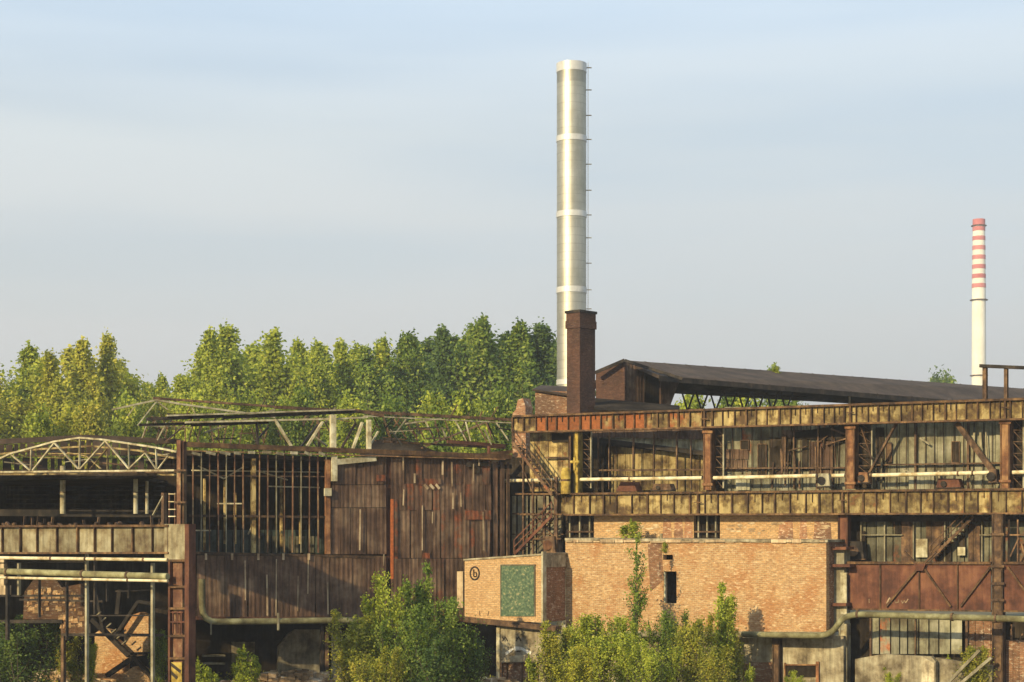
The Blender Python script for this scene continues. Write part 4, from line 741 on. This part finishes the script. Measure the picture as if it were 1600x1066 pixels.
# under storey
T = Thing('understorey', 'dark open ground storey below the brown cladding with a pale inner wall', 'building', L, 430, -5, 0)
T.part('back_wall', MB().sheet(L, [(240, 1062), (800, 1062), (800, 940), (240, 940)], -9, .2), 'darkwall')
T.part('pale_wall', MB().sheet(L, [(432, 1100), (500, 1100), (500, 984), (462, 984), (450, 992), (436, 1010)], -3.2, .3, tint=.8), 'concrete')
for x, w_ in ((504, 4), (511, 6)): T.part('pillar', MB().bar(L, (x, 978), (x, 1100), w_, -.6, .3), 'rust' if w_ > 4 else 'darksteel')
T.part('grey_board', MB().sheet(L, [(518, 1100), (534, 1100), (534, 985), (518, 985)], -1.0, .1), 'greymetal')
T.part('window', MB().sheet(L, [(362, 1035), (398, 1035), (398, 1003), (362, 1003)], -8.7, .05, tint=1.0), 'concrete')
for y in (1025, 1037): T.part('stepped_slab', MB().bar(L, (318, y), (352, y), 3, -6.0, .4, tint=1.1), 'greymetal')
solo('cross_pillar', 'dark pillar in the gap between the bushes and the annex base', 'column', MB().bar(L, (748, 975), (748, 1100), 60, -2.5, .4), 'darkwall', L)
# ------------------------------------------------------------------ left crane girder and its post (A)
girder('left_crane_girder', 'grey plate girder with rusty ribs running in from the left picture edge', -60, 262, 821, 820, 866, 865.5, 29.3, 'girdergrey', 'flange', A, 0, lambda x: .12)
T = Thing('crane_post', 'tall flaking red and cream steel post carrying the left girder, yellow at its foot', 'column', A, 278, 0, 0)
T.part('head_plate', MB().sheet(A, [(257, 877), (290, 877), (290, 819), (257, 819)], .15, .5, tint=1.0), 'girdergrey')
T.part('red_flange', MB().bar(A, (292, 819), (291.5, 1180), 9, .3, .45, tint=.85), 'redrust')
T.part('shaft', MB().bar(A, (276, 877), (276, 1180), 24, .0, .35, rust=.25), 'postrust'); T.part('left_flange', MB().bar(A, (264, 877), (264, 1180), 4, .2, .7, tint=.8), 'redrust')
for y in (876, 917, 951, 994, 1029): T.part('batten_plate', MB().bar(A, (263, y), (289, y), 3.5, .22, .1), 'flange')
T.part('lattice_panel', MB().bar(A, (266, 957), (286, 957), 2, .2, .1).bar(A, (270, 955), (270, 990), 2, .2, .05).bar(A, (277, 955), (277, 990), 2, .2, .05).bar(A, (283, 955), (283, 990), 2, .2, .05).bar(A, (264, 972), (288, 972), 2.5, .2, .05), 'redrust')
T.part('warning_plate', MB().sheet(A, [(265, 1110), (284, 1110), (284, 1035), (265, 1035)], .12, .03, tint=.85), 'yellow')
T.part('warning_stripe', MB().bar(A, (267, 1038), (282, 1050), 5, .14, .02).bar(A, (266, 1050), (277, 1060), 5, .14, .02), 'black')
T.part('upper_shaft', MB().bar(A, (279, 688), (279, 819), 8, -.2, .35, rust=.35, tint=1.1, sec='I').bar(A, (286, 690), (286, 819), 3, -.3, .2, tint=.4), 'postrust')
for y in (735, 785): T.part('clamp', MB().bar(A, (272, y), (290, y), 3, 0, .1), 'rust')
for i, (ya, yb, xa, xb, rp, mt, nm, lb, d) in enumerate(((871, 875, -60, 262, 2.8, 'railpaint', 'service_pipe', 'thin pale service pipe directly below the left girder', .2), (891, 901, -60, 262, 5.2, 'lichen', 'service_pipe', 'thick ochre pipe, the middle of three under the left girder', .5), (901.5, 908, -60, 262, 2.2, 'railpaint', 'service_pipe', 'thin pale pipe hugging the underside of the thick ochre pipe', .7))):
    T = Thing(nm, lb, 'pipe', A, 100, d, at(0, ya, 80).z, group='pipes under the left girder')
    T.part('pipe', MB().tube([A.hit(xa, ya, d), A.hit(xb, yb, d)], rp/K*80, 12, tint=.95 if i != 1 else 1.35), mt)
    for x in ((80, 134, 150, 225) if i == 0 else (12, 130, 200)): T.part('joint', MB().tube([A.hit(x-1.2, ya+(yb-ya)*(x+60)/322, d), A.hit(x+1.2, ya+(yb-ya)*(x+61)/322, d)], rp*1.3/K*80, 12), 'rust')
T = Thing('pipe_hanger_frame', 'dark steel hangers and cross bars holding the pipes under the left girder', 'frame', A, 100, -.3, 7)
for x, y0, y1, w_ in ((10, 866, 1000, 5), (28, 880, 930, 4), (134, 866, 1075, 4), (147, 866, 960, 3), (103, 905, 1000, 2), (166, 905, 940, 1.6), (200, 905, 935, 1.5), (237, 880, 1080, 4.5), (60, 905, 965, 1.5)): T.part('hanger', MB().bar(A, (x, y0), (x, y1), w_, -.3, .15, tint=1.2), 'greymetal' if x in (237, 134, 28) else 'darksteel')
for a_, b2, w_ in (((0, 931), (130, 931), 3), ((30, 937), (160, 940), 3), ((180, 924), (235, 922), 2.2), ((136, 962), (236, 962), 2), ((0, 880), (140, 878), 2)): T.part('cross_bar', MB().bar(A, a_, b2, w_, -.5, .1, tint=1.2), 'darksteel')
# girder deck debris and ladder
T = Thing('deck_debris', 'rusty scrap and broken stubs lying on top of the left girder', 'scrap', A, 120, -.3, at(0, 820, 80).z)
rr = random.Random(5)
for i in range(30):
    x = rr.uniform(-20, 255); h = rr.uniform(1.5, 4) if i % 3 else rr.uniform(6, 15); T.part('scrap_piece', MB().bar(A, (x, 821), (x+rr.uniform(-3, 3), 821-h), rr.uniform(1.0, 1.7) if i % 3 == 0 else rr.uniform(3, 9), -.2-rr.uniform(0, .8), .15, tint=rr.uniform(.4, 1.1), rust=0), 'rust')
T = Thing('access_ladder', 'white barred steel ladder by the left post above the girder', 'ladder', A, 267, -.4, at(0, 820, 80).z)
for x in (264, 273): T.part('rail', MB().bar(A, (x, 770), (x, 820), 1.4, -.35, .06), 'postrust')
for y in (772, 784, 796, 807): T.part('rung', MB().bar(A, (263, y), (274, y), 1.5, -.33, .05, tint=1.4), 'cream')
T.part('side_post', MB().bar(A, (254, 770), (254, 820), 6, -.5, .2), 'rust'); T.part('strut', MB().bar(A, (238, 805), (254, 775), 2, -.5, .1), 'greymetal')
# ------------------------------------------------------------------ left open hall with arched trusses
LH = Thing('open_hall', 'dark interior of the roofed open hall behind the left girder', 'building', A, 100, -14, 0)
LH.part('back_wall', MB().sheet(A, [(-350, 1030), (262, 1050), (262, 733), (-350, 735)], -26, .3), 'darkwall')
z1 = A.hit(100, 742, -3).z
LH.part('roof_deck', MB().poly([V3(A.hit(-200, 742, -2.5), z1), V3(A.hit(245, 742, -2.5), z1), V3(A.hit(225, 742, -8), z1), V3(L.hit(262, 742, -4), z1), V3(L.hit(262, 742, -12), z1), V3(A.hit(-200, 742, -2.5)-A.n*24, z1)], Vector((0, 0, 1)), .25), 'darkwall')  # roof slab put in to keep sun out of the hall
LH.part('mossy_ledge', MB().bar(A, (-20, 801), (262, 803), 11, -6, .5, tint=.7), 'darksteel')
for i in range(7): y = 752+i*7; LH.part('shelf_rail', MB().bar(A, (10, y), (255, y+1), 1.3, -12, .1, tint=1.2), 'darksteel')
LH.part('side_wall', MB().poly([V3(A.hit(-200, 742, -2.5), 0), V3(A.hit(-200, 742, -2.5)-A.n*24, 0), V3(A.hit(-200, 742, -2.5)-A.n*24, z1), V3(A.hit(-200, 742, -2.5), z1)], A.u, .3), 'darkwall')  # unseen wall added beyond the left edge to block sun from the hall
LH.part('eaves_beam', MB().bar(A, (-60, 738), (275, 737), 4, -1.6, .3, tint=.6), 'rust')
for x, w_, y0, lb in ((98, 8.5, 728, 'pale round column, the leftmost in the open hall'), (212, 7, 740, 'pale round column in the middle of the open hall'), (229.5, 5, 752, 'thinner pale round column right of the middle one')):
    d = -4.0; T = Thing('round_column', lb, 'column', A, x, d, at(0, 802, 85).z, group='round columns in the open hall')
    T.part('shaft', MB().tube([A.hit(x, 803, d), A.hit(x, y0, d)], w_/2/K*A.hit(x, 800, d).y, 16), 'cream')
    for y in (745, 770): T.part('band', MB().tube([A.hit(x, y, d), A.hit(x, y-1.2, d)], w_*.56/K*86, 16), 'rust')
def arch(label, F, xs, yb, pts, d, w_, mat, webs, name='roof_truss', low=None):
    T = Thing(name, label, 'truss', F, xs[0], d, F.hit(xs[0], yb[0] or 690, d).z, group='arched roof trusses')
    c = MB()
    for i in range(len(pts)-1): c.bar(F, pts[i], pts[i+1], w_, d, .16, tint=random.uniform(.85, 1.1))
    T.part('top_chord', c, mat)
    if yb[0]: T.part('bottom_chord', MB().bar(F, (xs[0], yb[0]), (xs[1], yb[1]), w_, d, .16), mat)
    for a_, b2, w2 in webs: T.part('web_member', MB().bar(F, a_, b2, w2*.8, d-.04, .08, tint=random.uniform(.8, 1.1)), mat)
    return T
arch('front cream arched truss above the left girder', A, (-40, 276), (738, 735), [(-40, 745), (0, 716), (15, 709), (48, 700), (84, 690), (124, 684), (160, 687), (200, 693), (240, 699), (275, 706)], -.8, 2.7, 'cream',
     [((15, 709), (46, 735), 2.6), ((48, 700), (47, 735), 2.6), ((84, 692), (50, 735), 3), ((84, 692), (122, 733), 3), ((124, 685), (123, 733), 2.6), ((163, 690), (124, 733), 2.8), ((163, 688), (200, 732), 2.8), ((226, 708), (200, 733), 2.4), ((200, 694), (201, 732), 1.4), ((226, 708), (243, 733), 2), ((243, 702), (244, 733), 2.2), ((262, 712), (246, 733), 2)])
arch('second arched truss, dimmer, behind the front one', A, (-20, 272), (741, 742), [(-20, 712), (60, 702), (140, 697), (215, 704), (272, 716)], -3, 2.8, 'ochre',
     [((105, 707), (135, 713), 2), ((135, 713), (157, 733), 1.8), ((167, 700), (140, 733), 1.8), ((75, 709), (160, 709), 2), ((167, 705), (167, 735), 1.5), ((60, 715), (100, 716), 1.6)])
RF = Thing('old_roof_edge', 'long dark weathered roof edge crossing above the arched trusses', 'roof', A, 120, -12, at(0, 700, 95).z)
RF.part('edge_board', MB().bar(L, (-80, 694), (140, 683), 8, -3, .3, tint=1.4).bar(L, (135, 683.5), (282, 690), 8, -3, .3, tint=1.3), 'roof')
rs = MB(); rs.sheets(L, (-80, 275), lambda x: 699-(x+80)*.045 if x < 140 else 689+(x-140)*.08, 712, -4.5, 14, gap=3, tj=.4, edge=2).sheets(L, (-80, 275), 716, 738, -4.3, 17, gap=5, tj=.5, edge=3, tint=.8); RF.part('underside_boarding', rs, 'roof')
rr = random.Random(31)
for i in range(26):
    x = rr.uniform(-30, 265); y = rr.uniform(700, 728); RF.part('loose_purlin', MB().bar(L, (x, y), (x+rr.uniform(8, 60), y+rr.uniform(-6, 6)), rr.uniform(1, 2), -3.6, .1, tint=rr.uniform(.5, 2)), 'rust' if i % 3 else 'greymetal')
# upper trusses (L frame, towards the back of the hall)
arch('upper cream arched truss rising behind the left post', L, (228, 330), (None, None), [(176, 640), (212, 632), (245, 625), (280, 631), (330, 638), (380, 645), (430, 652)], -2, 2.8, 'cream',
     [((245, 627), (215, 665), 1.8), ((245, 627), (262, 640), 2.5), ((212, 633), (200, 650), 1.5), ((260, 660), (246, 688), 1.8), ((232, 655), (222, 685), 1.5), ((222, 665), (300, 668), 1.6), ((300, 637), (310, 655), 1.6)])
T = Thing('roof_skeleton', 'tangled brown purlins and beams of the stripped roof above the brown cladding', 'frame', L, 500, -1, 13)
def rb(a_, b2, w_, mat, d=-2.0, tint=1.0, nm='purlin', t=.25): T.part(nm, MB().bar(L, a_, b2, w_*1.1, d, t, tint=tint), mat)
rb((240, 622), (440, 636), 3, 'rust', -5, 1.3); rb((430, 636), (800, 656), 4.2, 'rust', -3, .9); rb((570, 650), (800, 661), 1.6, 'cream', -2.8, .8)
rb((230, 655), (350, 650), 4.6, 'darksteel', 0); rb((262, 649.5), (555, 640), 2.2, 'greymetal', .2, 1.3); rb((350, 652), (555, 643), 5, 'darksteel', -.1, 1.5); rb((555, 641), (600, 650), 4, 'rust', 0)
rb((218, 664), (300, 662), 3.5, 'darksteel', -.4); rb((290, 660), (520, 654.5), 2.6, 'cream', 0, .95); rb((300, 664), (420, 660), 4, 'darksteel', -.3); rb((520, 655), (575, 652), 2.4, 'cream', 0, .8)
rb((320, 676), (430, 640), 2.2, 'greymetal', -1); rb((260, 690), (300, 655), 1.6, 'rust', -1, 1.5); rb((430, 655), (456, 697), 3, 'cream', .1, 1.1, 'strut'); rb((505, 659), (481, 697), 3, 'cream', .1, 1.1, 'strut')
rb((470, 700), (500, 660), 2.2, 'darksteel', -3, 1, 'strut'); rb((490, 680), (512, 697), 1.6, 'cream', -2, .9, 'strut'); rb((402, 660), (404, 700), 2.4, 'darksteel', -.2, 1, 'strut'); rb((420, 668), (400, 690), 1.8, 'darksteel', -.5, 1, 'strut')
rb((567, 660), (552, 702), 3, 'cream', .1, 1.1, 'strut'); rb((556, 662), (534, 702), 2.2, 'rust', -1, 1.4, 'strut'); rb((592, 674), (580, 695), 1.6, 'cream', -2, .8, 'strut'); rb((497, 652), (500, 700), 2, 'rust', -3, 1, 'strut')
rr = random.Random(9)
for x in range(600, 790, 16): rb((x, 654+(x-600)*.04), (x+rr.uniform(6, 22), 690+rr.uniform(-4, 8)), 1.5, 'rust' if rr.random() < .6 else 'cream', -5, 1.3, 'strut', .08)
rb((635, 662), (690, 654), 2.2, 'cream', -4, .7); rb((660, 700), (760, 660), 1.8, 'rust', -6, 1.6); rb((600, 690), (790, 700), 3, 'rust', -6, .7); rb((700, 690), (790, 697), 5, 'redrust', -2, .6); rb((740, 712), (800, 706), 5, 'flange', -1, .8)
for x in range(250, 420, 13): rb((x, 664+rr.uniform(-3, 3)), (x+rr.uniform(-8, 8), 694), 1.3, 'rust', -3, rr.uniform(.8, 2), 'strut', .08)
for x in range(300, 510, 22): rb((x, 707+rr.uniform(-1, 1)), (x+rr.uniform(8, 16), 709+rr.uniform(-2, 3)), 4, 'cream', .45, rr.uniform(.4, .8), 'torn_strip', .05)
rb((765, 697), (765, 722), 2.5, 'redrust', .3)
for i in range(70):
    x = rr.uniform(215, 780); y = rr.uniform(640+(x-230)*.03, 695); a = rr.choice([0, 0, 1, 1, -1]); ln = rr.uniform(12, 55)
    rb((x, y), (min(798, x+ln*(1 if a == 0 else .35)), y+(rr.uniform(-2, 3) if a == 0 else min(ln, 30)*.8*a)), rr.uniform(.9, 2.0), rr.choice(['rust', 'rust', 'darksteel', 'flange', 'greymetal']), -1.5-rr.uniform(0, 5), rr.uniform(.6, 1.4), 'loose_strut', .08)
for x, y0, y1, w_, lb in ((521.5, 648, 702, 8.5, 'taller pale cream post standing on the head beam of the stripped roof'), (577.5, 656, 708, 6, 'shorter pale cream post right of the taller one on the stripped roof')):
    T2 = Thing('roof_post', lb, 'post', L, x, .3, L.hit(x, y1, .3).z, group='pale posts on the stripped roof')
    T2.part('shaft', MB().bar(L, (x, y0), (x, y1), w_, .3, .3, tint=1.15), 'cream'); T2.part('base_plate', MB().bar(L, (x-w_, y1), (x+w_, y1), 2, .4, .4), 'rust')
solo('dark_hump_roof', 'low dark slate hump of roof behind the stripped beams', 'roof', MB().poly([at(560, 712, 112), at(700, 712, 112), at(650, 693, 113), at(610, 684, 114), at(585, 688, 114)], Vector((0, -1, 0)), 2), 'darkwall')
# ------------------------------------------------------------------ lower left clutter
F2 = Frame(150, 104, -20)
solo('ruined_brick_wall', 'sunlit orange brick ruin with a broken top left of the red post', 'wall', MB().sheet(F2, [(148, 1120), (196, 1120), (196, 1012), (180, 1000), (172, 985), (160, 982), (148, 990)], 0, .5), 'brick', F2)
solo('ruined_brick_wall', 'rounded orange brick ruin fragment beside the thin pale pipe', 'wall', MB().sheet(F2, [(194, 1030), (232, 1022), (232, 962), (218, 957), (204, 962), (194, 975)], .8, .5), 'brick', F2)
solo('brick_heap', 'pale brown broken brick mound at the foot of the ruins', 'rubble', MB().sheet(F2, [(180, 1120), (245, 1120), (232, 1056), (208, 1042), (192, 1054)], 1.5, 1.2, tint=.9), 'brickpale', F2)
T = Thing('collapsed_conveyor', 'collapsed dark conveyor leaning over the orange brick ruins', 'machine', F2, 190, 1.5, at(0, 1060, 102).z)
for a_, b2, w_ in (((142, 968), (200, 1025), 7), ((165, 1056), (206, 1028), 7), ((206, 1026), (240, 1064), 5), ((175, 1000), (215, 940), 5), ((186, 922), (182, 960), 7), ((215, 940), (238, 944), 5), ((196, 1022), (240, 1021), 4), ((150, 930), (160, 985), 5)): T.part('beam', MB().bar(F2, a_, b2, w_, 1.6, .3, tint=.8), 'darksteel')
for i in range(6): q = i/6; T.part('roller', MB().bar(F2, (150+48*q, 962+54*q), (157+48*q, 956+54*q), 1.6, 1.9, .1), 'greymetal')
rr = random.Random(21)
T = Thing('broken_facade', 'distant broken brick facade glimpsed under the left pipes', 'wall', F2, 80, -4, 0)
T.part('dark_backing', MB().sheet(F2, [(-60, 1040), (262, 1040), (262, 905), (-60, 905)], -12, .2), 'darkwall')
T.part('broken_wall', MB().sheet(F2, [(36, 968), (96, 968), (98, 990), (134, 990), (136, 930), (128, 912), (96, 918), (86, 903), (52, 906), (38, 925)], 8.9, .3, tint=.4), 'brickold')
T.part('carrying_beam', MB().bar(F2, (-60, 972), (97, 971), 5, 9.0, .4).bar(F2, (96, 992), (250, 993), 4, 9.0, .4), 'darksteel'); T.part('carrying_post', MB().bar(F2, (97, 968), (97, 1110), 5, 8.6, .25).bar(F2, (-55, 972), (-55, 1110), 5, 8.6, .25), 'rust')
for i in range(80):
    x = rr.uniform(40, 124); y = rr.uniform(918, 955) if x < 90 else rr.uniform(922, 978); ww, hh = rr.uniform(3, 9), rr.uniform(3, 10)
    if not 124 < x < 152: T.part('brick_fragment', MB().sheet(F2, [(x, y+hh), (x+ww, y+hh*.9), (x+ww*.9, y), (x+1, y+1)], 8.93+rr.uniform(0, .02), .06, tint=rr.uniform(.3, .95)), 'brick')
for x0, y0, x1, y1 in ((0, 872, 6, 930), (2, 915, 14, 930), (112, 945, 124, 962), (104, 975, 138, 990)): T.part('pale_fragment', MB().sheet(F2, [(x0, y1), (x1, y1), (x1, y0), (x0, y0)], 8.6, .2), 'render')
# rubble along the ground
def rubble(label, px, py, Y, n, sx, sy, seed, smin=.12, smax=.5, h=.7):
    m_ = MB(); r_ = random.Random(seed); c = at(px, py, Y); c.z = 0
    for i in range(n):
        x = r_.gauss(0, sx); y = r_.gauss(0, sy); s_ = r_.uniform(smin, smax); z = max(0, h*math.exp(-(x/sx)**2*.5-(y/sy)**2*.5))*r_.uniform(.3, 1)
        vs = []
        for k in range(8): vs.append(Vector((c.x+x+((k & 1)*2-1)*s_*r_.uniform(.35, .7), c.y+y+(((k >> 1) & 1)*2-1)*s_*r_.uniform(.35, .7), z+((k >> 2)*2-1)*s_*r_.uniform(.2, .5))))
        m_.add(vs, [(0, 1, 3, 2), (4, 6, 7, 5), (0, 4, 5, 1), (2, 3, 7, 6), (0, 2, 6, 4), (1, 5, 7, 3)], r_.uniform(.5, 1.5))
    o = solo('rubble', label, 'rubble', m_, 'rubble', kind='stuff'); return o
rubble('low heap of pale rubble at the lower left edge', 30, 1050, 105, 380, 3.2, 1.0, 1, h=.9)
rubble('low heap of grey rubble left of the orange ruins', 95, 1048, 104.5, 240, 2.0, 1.0, 2, h=.8)
rubble('heap of reddish rubble under the brown cladding', 465, 1056, 101, 420, 2.6, 1.0, 3, h=1.1)
rubble('scattered rubble between the bushes and the annex base', 770, 1060, 99, 260, 2.0, 1.2, 4, h=.7)
rubble('strip of rubble in the dark under the hall', 380, 1056, 100, 300, 5, 2, 6, h=.4)
# ------------------------------------------------------------------ shrubs
for i in range(5):
    proto('shrub%d' % i, 'leaf_lime', H=7, Wd=[2.2, 1.8, 2.6, 1.5, 2.0][i], nb=[80, 70, 95, 62, 80][i], per=[100, 95, 100, 95, 100][i], leaf=.09, base=.05, rise=1.8, sig=.25, trunk_r=.05, shape=.6, seed=80+i, stems=[6, 5, 8, 4, 6][i])
proto('sapling', 'leaf_green', H=9, Wd=1.5, nb=44, per=36, leaf=.08, base=.35, rise=.8, sig=.17, trunk_r=.06, shape=.35, seed=91, stems=2)
proto('weed', 'leaf_lime', H=3, Wd=.55, nb=30, per=45, leaf=.07, base=.04, rise=1.6, sig=.13, trunk_r=.02, shape=.6, seed=93, stems=3)
shr = [(556, 960, 90, 'leaf_autumn', 'shrub0', 1.0, 'olive shrub at the left end of the big thicket before the brown cladding'),
       (598, 900, 92, 'leaf_lime', 'shrub1', 1.0, 'tall lime green shrub, highest on the left of the big thicket'),
       (640, 950, 89, 'leaf_green', 'shrub2', .9, 'mid green shrub low in the middle of the big thicket'),
       (658, 890, 93, 'leaf_green', 'shrub3', 1.0, 'tall pointed green shrub in the middle of the big thicket'),
       (700, 935, 91, 'leaf_green', 'shrub4', .95, 'green shrub right of the pointed one in the big thicket'),
       (738, 990, 92, 'leaf_dark', 'shrub0', .8, 'dark shrub in the shade at the right end of the big thicket'),  # dark leaf colour stands in for the shade at this end
       (590, 1015, 86, 'leaf_autumn', 'shrub2', .8, 'yellowing low shrub at the bottom edge of the big thicket'),
       (672, 1000, 86, 'leaf_dark', 'shrub1', 1.0, 'dark low shrub at the bottom edge of the big thicket'),
       (862, 975, 92, 'leaf_autumn', 'shrub3', 1.0, 'yellow shrub at the left end of the thicket before the brick block'),
       (900, 968, 95, 'leaf_lime', 'shrub0', .9, 'sparse olive shrub against the left corner of the brick block'),
       (942, 962, 93, 'leaf_lime', 'shrub4', 1.0, 'shrub just left of the slender sapling, taller than its neighbours'),
       (985, 965, 91, 'leaf_lime', 'shrub1', 1.0, 'lime shrub at the foot of the slender sapling'),
       (1045, 958, 94, 'leaf_green', 'shrub2', .7, 'green shrub under the dark slot window'),
       (1080, 965, 91, 'leaf_autumn', 'shrub0', .9, 'orange tinged shrub right of the slot window'),
       (1128, 918, 93, 'leaf_lime', 'shrub3', .95, 'tall narrow lime shrub at the right end of the thicket'),
       (1020, 1000, 88, 'leaf_lime', 'shrub2', .8, 'low lime shrub in the middle of the thicket at the bottom edge'),
       (905, 1010, 88, 'leaf_yellow', 'shrub4', .8, 'low yellow green shrub left of centre at the bottom edge'),
       (1150, 985, 95, 'leaf_autumn', 'shrub1', .6, 'thin rusty leaved shrub at the right end of the thicket'),
       (1110, 1010, 88, 'leaf_autumn', 'shrub4', .8, 'low yellowing shrub at the right bottom of the thicket'),
       (40, 966, 96, 'leaf_dark', 'shrub2', 1.1, 'dark shaded shrub at the lower left edge'), (5, 975, 96, 'leaf_dark', 'shrub0', 1.0, 'dark shaded shrub cut by the left picture edge'),
       (106, 990, 104, 'leaf_autumn', 'shrub1', .8, 'sunlit small shrub left of the orange ruins'), (140, 1000, 99, 'leaf_lime', 'shrub3', .6, 'thin lime shrub growing against the orange ruins'),
       (252, 985, 100, 'leaf_green', 'shrub4', .5, 'small green shrub behind the red post'),
       (1520, 1010, 90, 'leaf_autumn', 'shrub4', .8, 'yellow green creeper shrub over the leaning planks'), (1240, 1050, 92, 'leaf_lime', 'shrub1', .9, 'low shrub under the small opening at the bottom edge'), (1395, 1045, 92, 'leaf_lime', 'shrub3', .8, 'small shrub before the broken concrete wall')]
Hk = {'shrub0': 7, 'shrub1': 7, 'shrub2': 7, 'shrub3': 7, 'shrub4': 7, 'sapling': 9, 'weed': 3}
for px, py, Y, mt, k, ws, lb in shr:
    p = at(px, py, Y); plant('shrub', k, mt, (p.x, p.y, -.1), (p.z+.1)/Hk[k]/1.02, lb, 'shrub', wscale=ws*.88*7/max(3.5, p.z), parts=('stems', 'foliage'))
p = at(990, 836, 96); plant('sapling', 'sapling', 'leaf_green', (p.x, p.y, 0), p.z/9.2, 'slender sapling standing tall against the brick block', 'tree', wscale=1.0)
wd_ = [(312, 1025, 88, 'small bright weed right of the red post'), (328, 1040, 90, 'second small weed right of the red post'), (384, 1005, 92, 'tall bright weed in front of the dark understorey'), (372, 1030, 93, 'low weed left of the tall bright weed'), (396, 1032, 93, 'low weed right of the tall bright weed'), (120, 1030, 100, 'small weed at the foot of the orange ruins'), (1490, 1020, 92, 'weed by the leaning planks'), (1175, 1035, 92, 'weed left of the short rusty post'), (835, 1020, 92, 'weed right of the annex base')]
for px, py, Y, lb in wd_:
    p = at(px, py, Y); plant('weed', 'weed', 'leaf_lime', (p.x, p.y, 0), p.z/3.05, lb, 'plant', wscale=1.6 if p.z < 2 else 1.0, parts=('stems', 'foliage'))
# small growth on roofs
for px, py, Y, s_, lb in ((1038, 848, 98.5, .25, 'tuft of weeds on the edge of the brick block roof'), (990, 822, 101.5, .7, 'grass tuft growing beside the sapling top on the lower girder'), (1215, 576, 133, .35, 'tiny bush growing on the brown roof ridge')):
    p = at(px, py, Y); plant('roof_weed', 'weed', 'leaf_lime', (p.x, p.y, p.z-1.2*s_*2.0), s_, lb, 'plant', wscale=2.2, parts=('stems', 'foliage'))
# ground cover
gc = []; gt_ = []
for i in range(26000):
    x = random.uniform(-42, 32); y = random.uniform(84, 116)
    if math.sin(x*.6)+math.sin(y*.8+x*.25)+random.uniform(-1, 1) < .2: continue
    gc.append((x, y, random.uniform(0, .35))); gt_.append(random.uniform(.2, .9))
me = leafmesh('ground_cover', np.array(gc), .11, np.array(gt_), 'leaf_autumn'); o = bpy.data.objects.new('ground_cover', me); COL.objects.link(o); tag(o, 'patchy yellow green weeds covering the rubble ground', 'weeds', kind='stuff')

# ------------------------------------------------------------------ thin haze between the camera and the far trees and stack
m = bpy.data.materials.new('haze_air'); m.use_nodes = True; t = m.node_tree; t.nodes.clear(); o_ = t.nodes.new('ShaderNodeOutputMaterial'); pv = t.nodes.new('ShaderNodeVolumePrincipled')
pv.inputs['Color'].default_value = (.92, .93, .95, 1); pv.inputs['Density'].default_value = .0004; pv.inputs['Anisotropy'].default_value = .2; t.links.new(pv.outputs[0], o_.inputs['Volume'])
M['haze_air'] = m
hb = MB(); hb.box((0, 2400, 90), 10400, 5400, 182)
tag(mk('haze', hb, 'haze_air', (0, 0, 0)), kind='stuff')
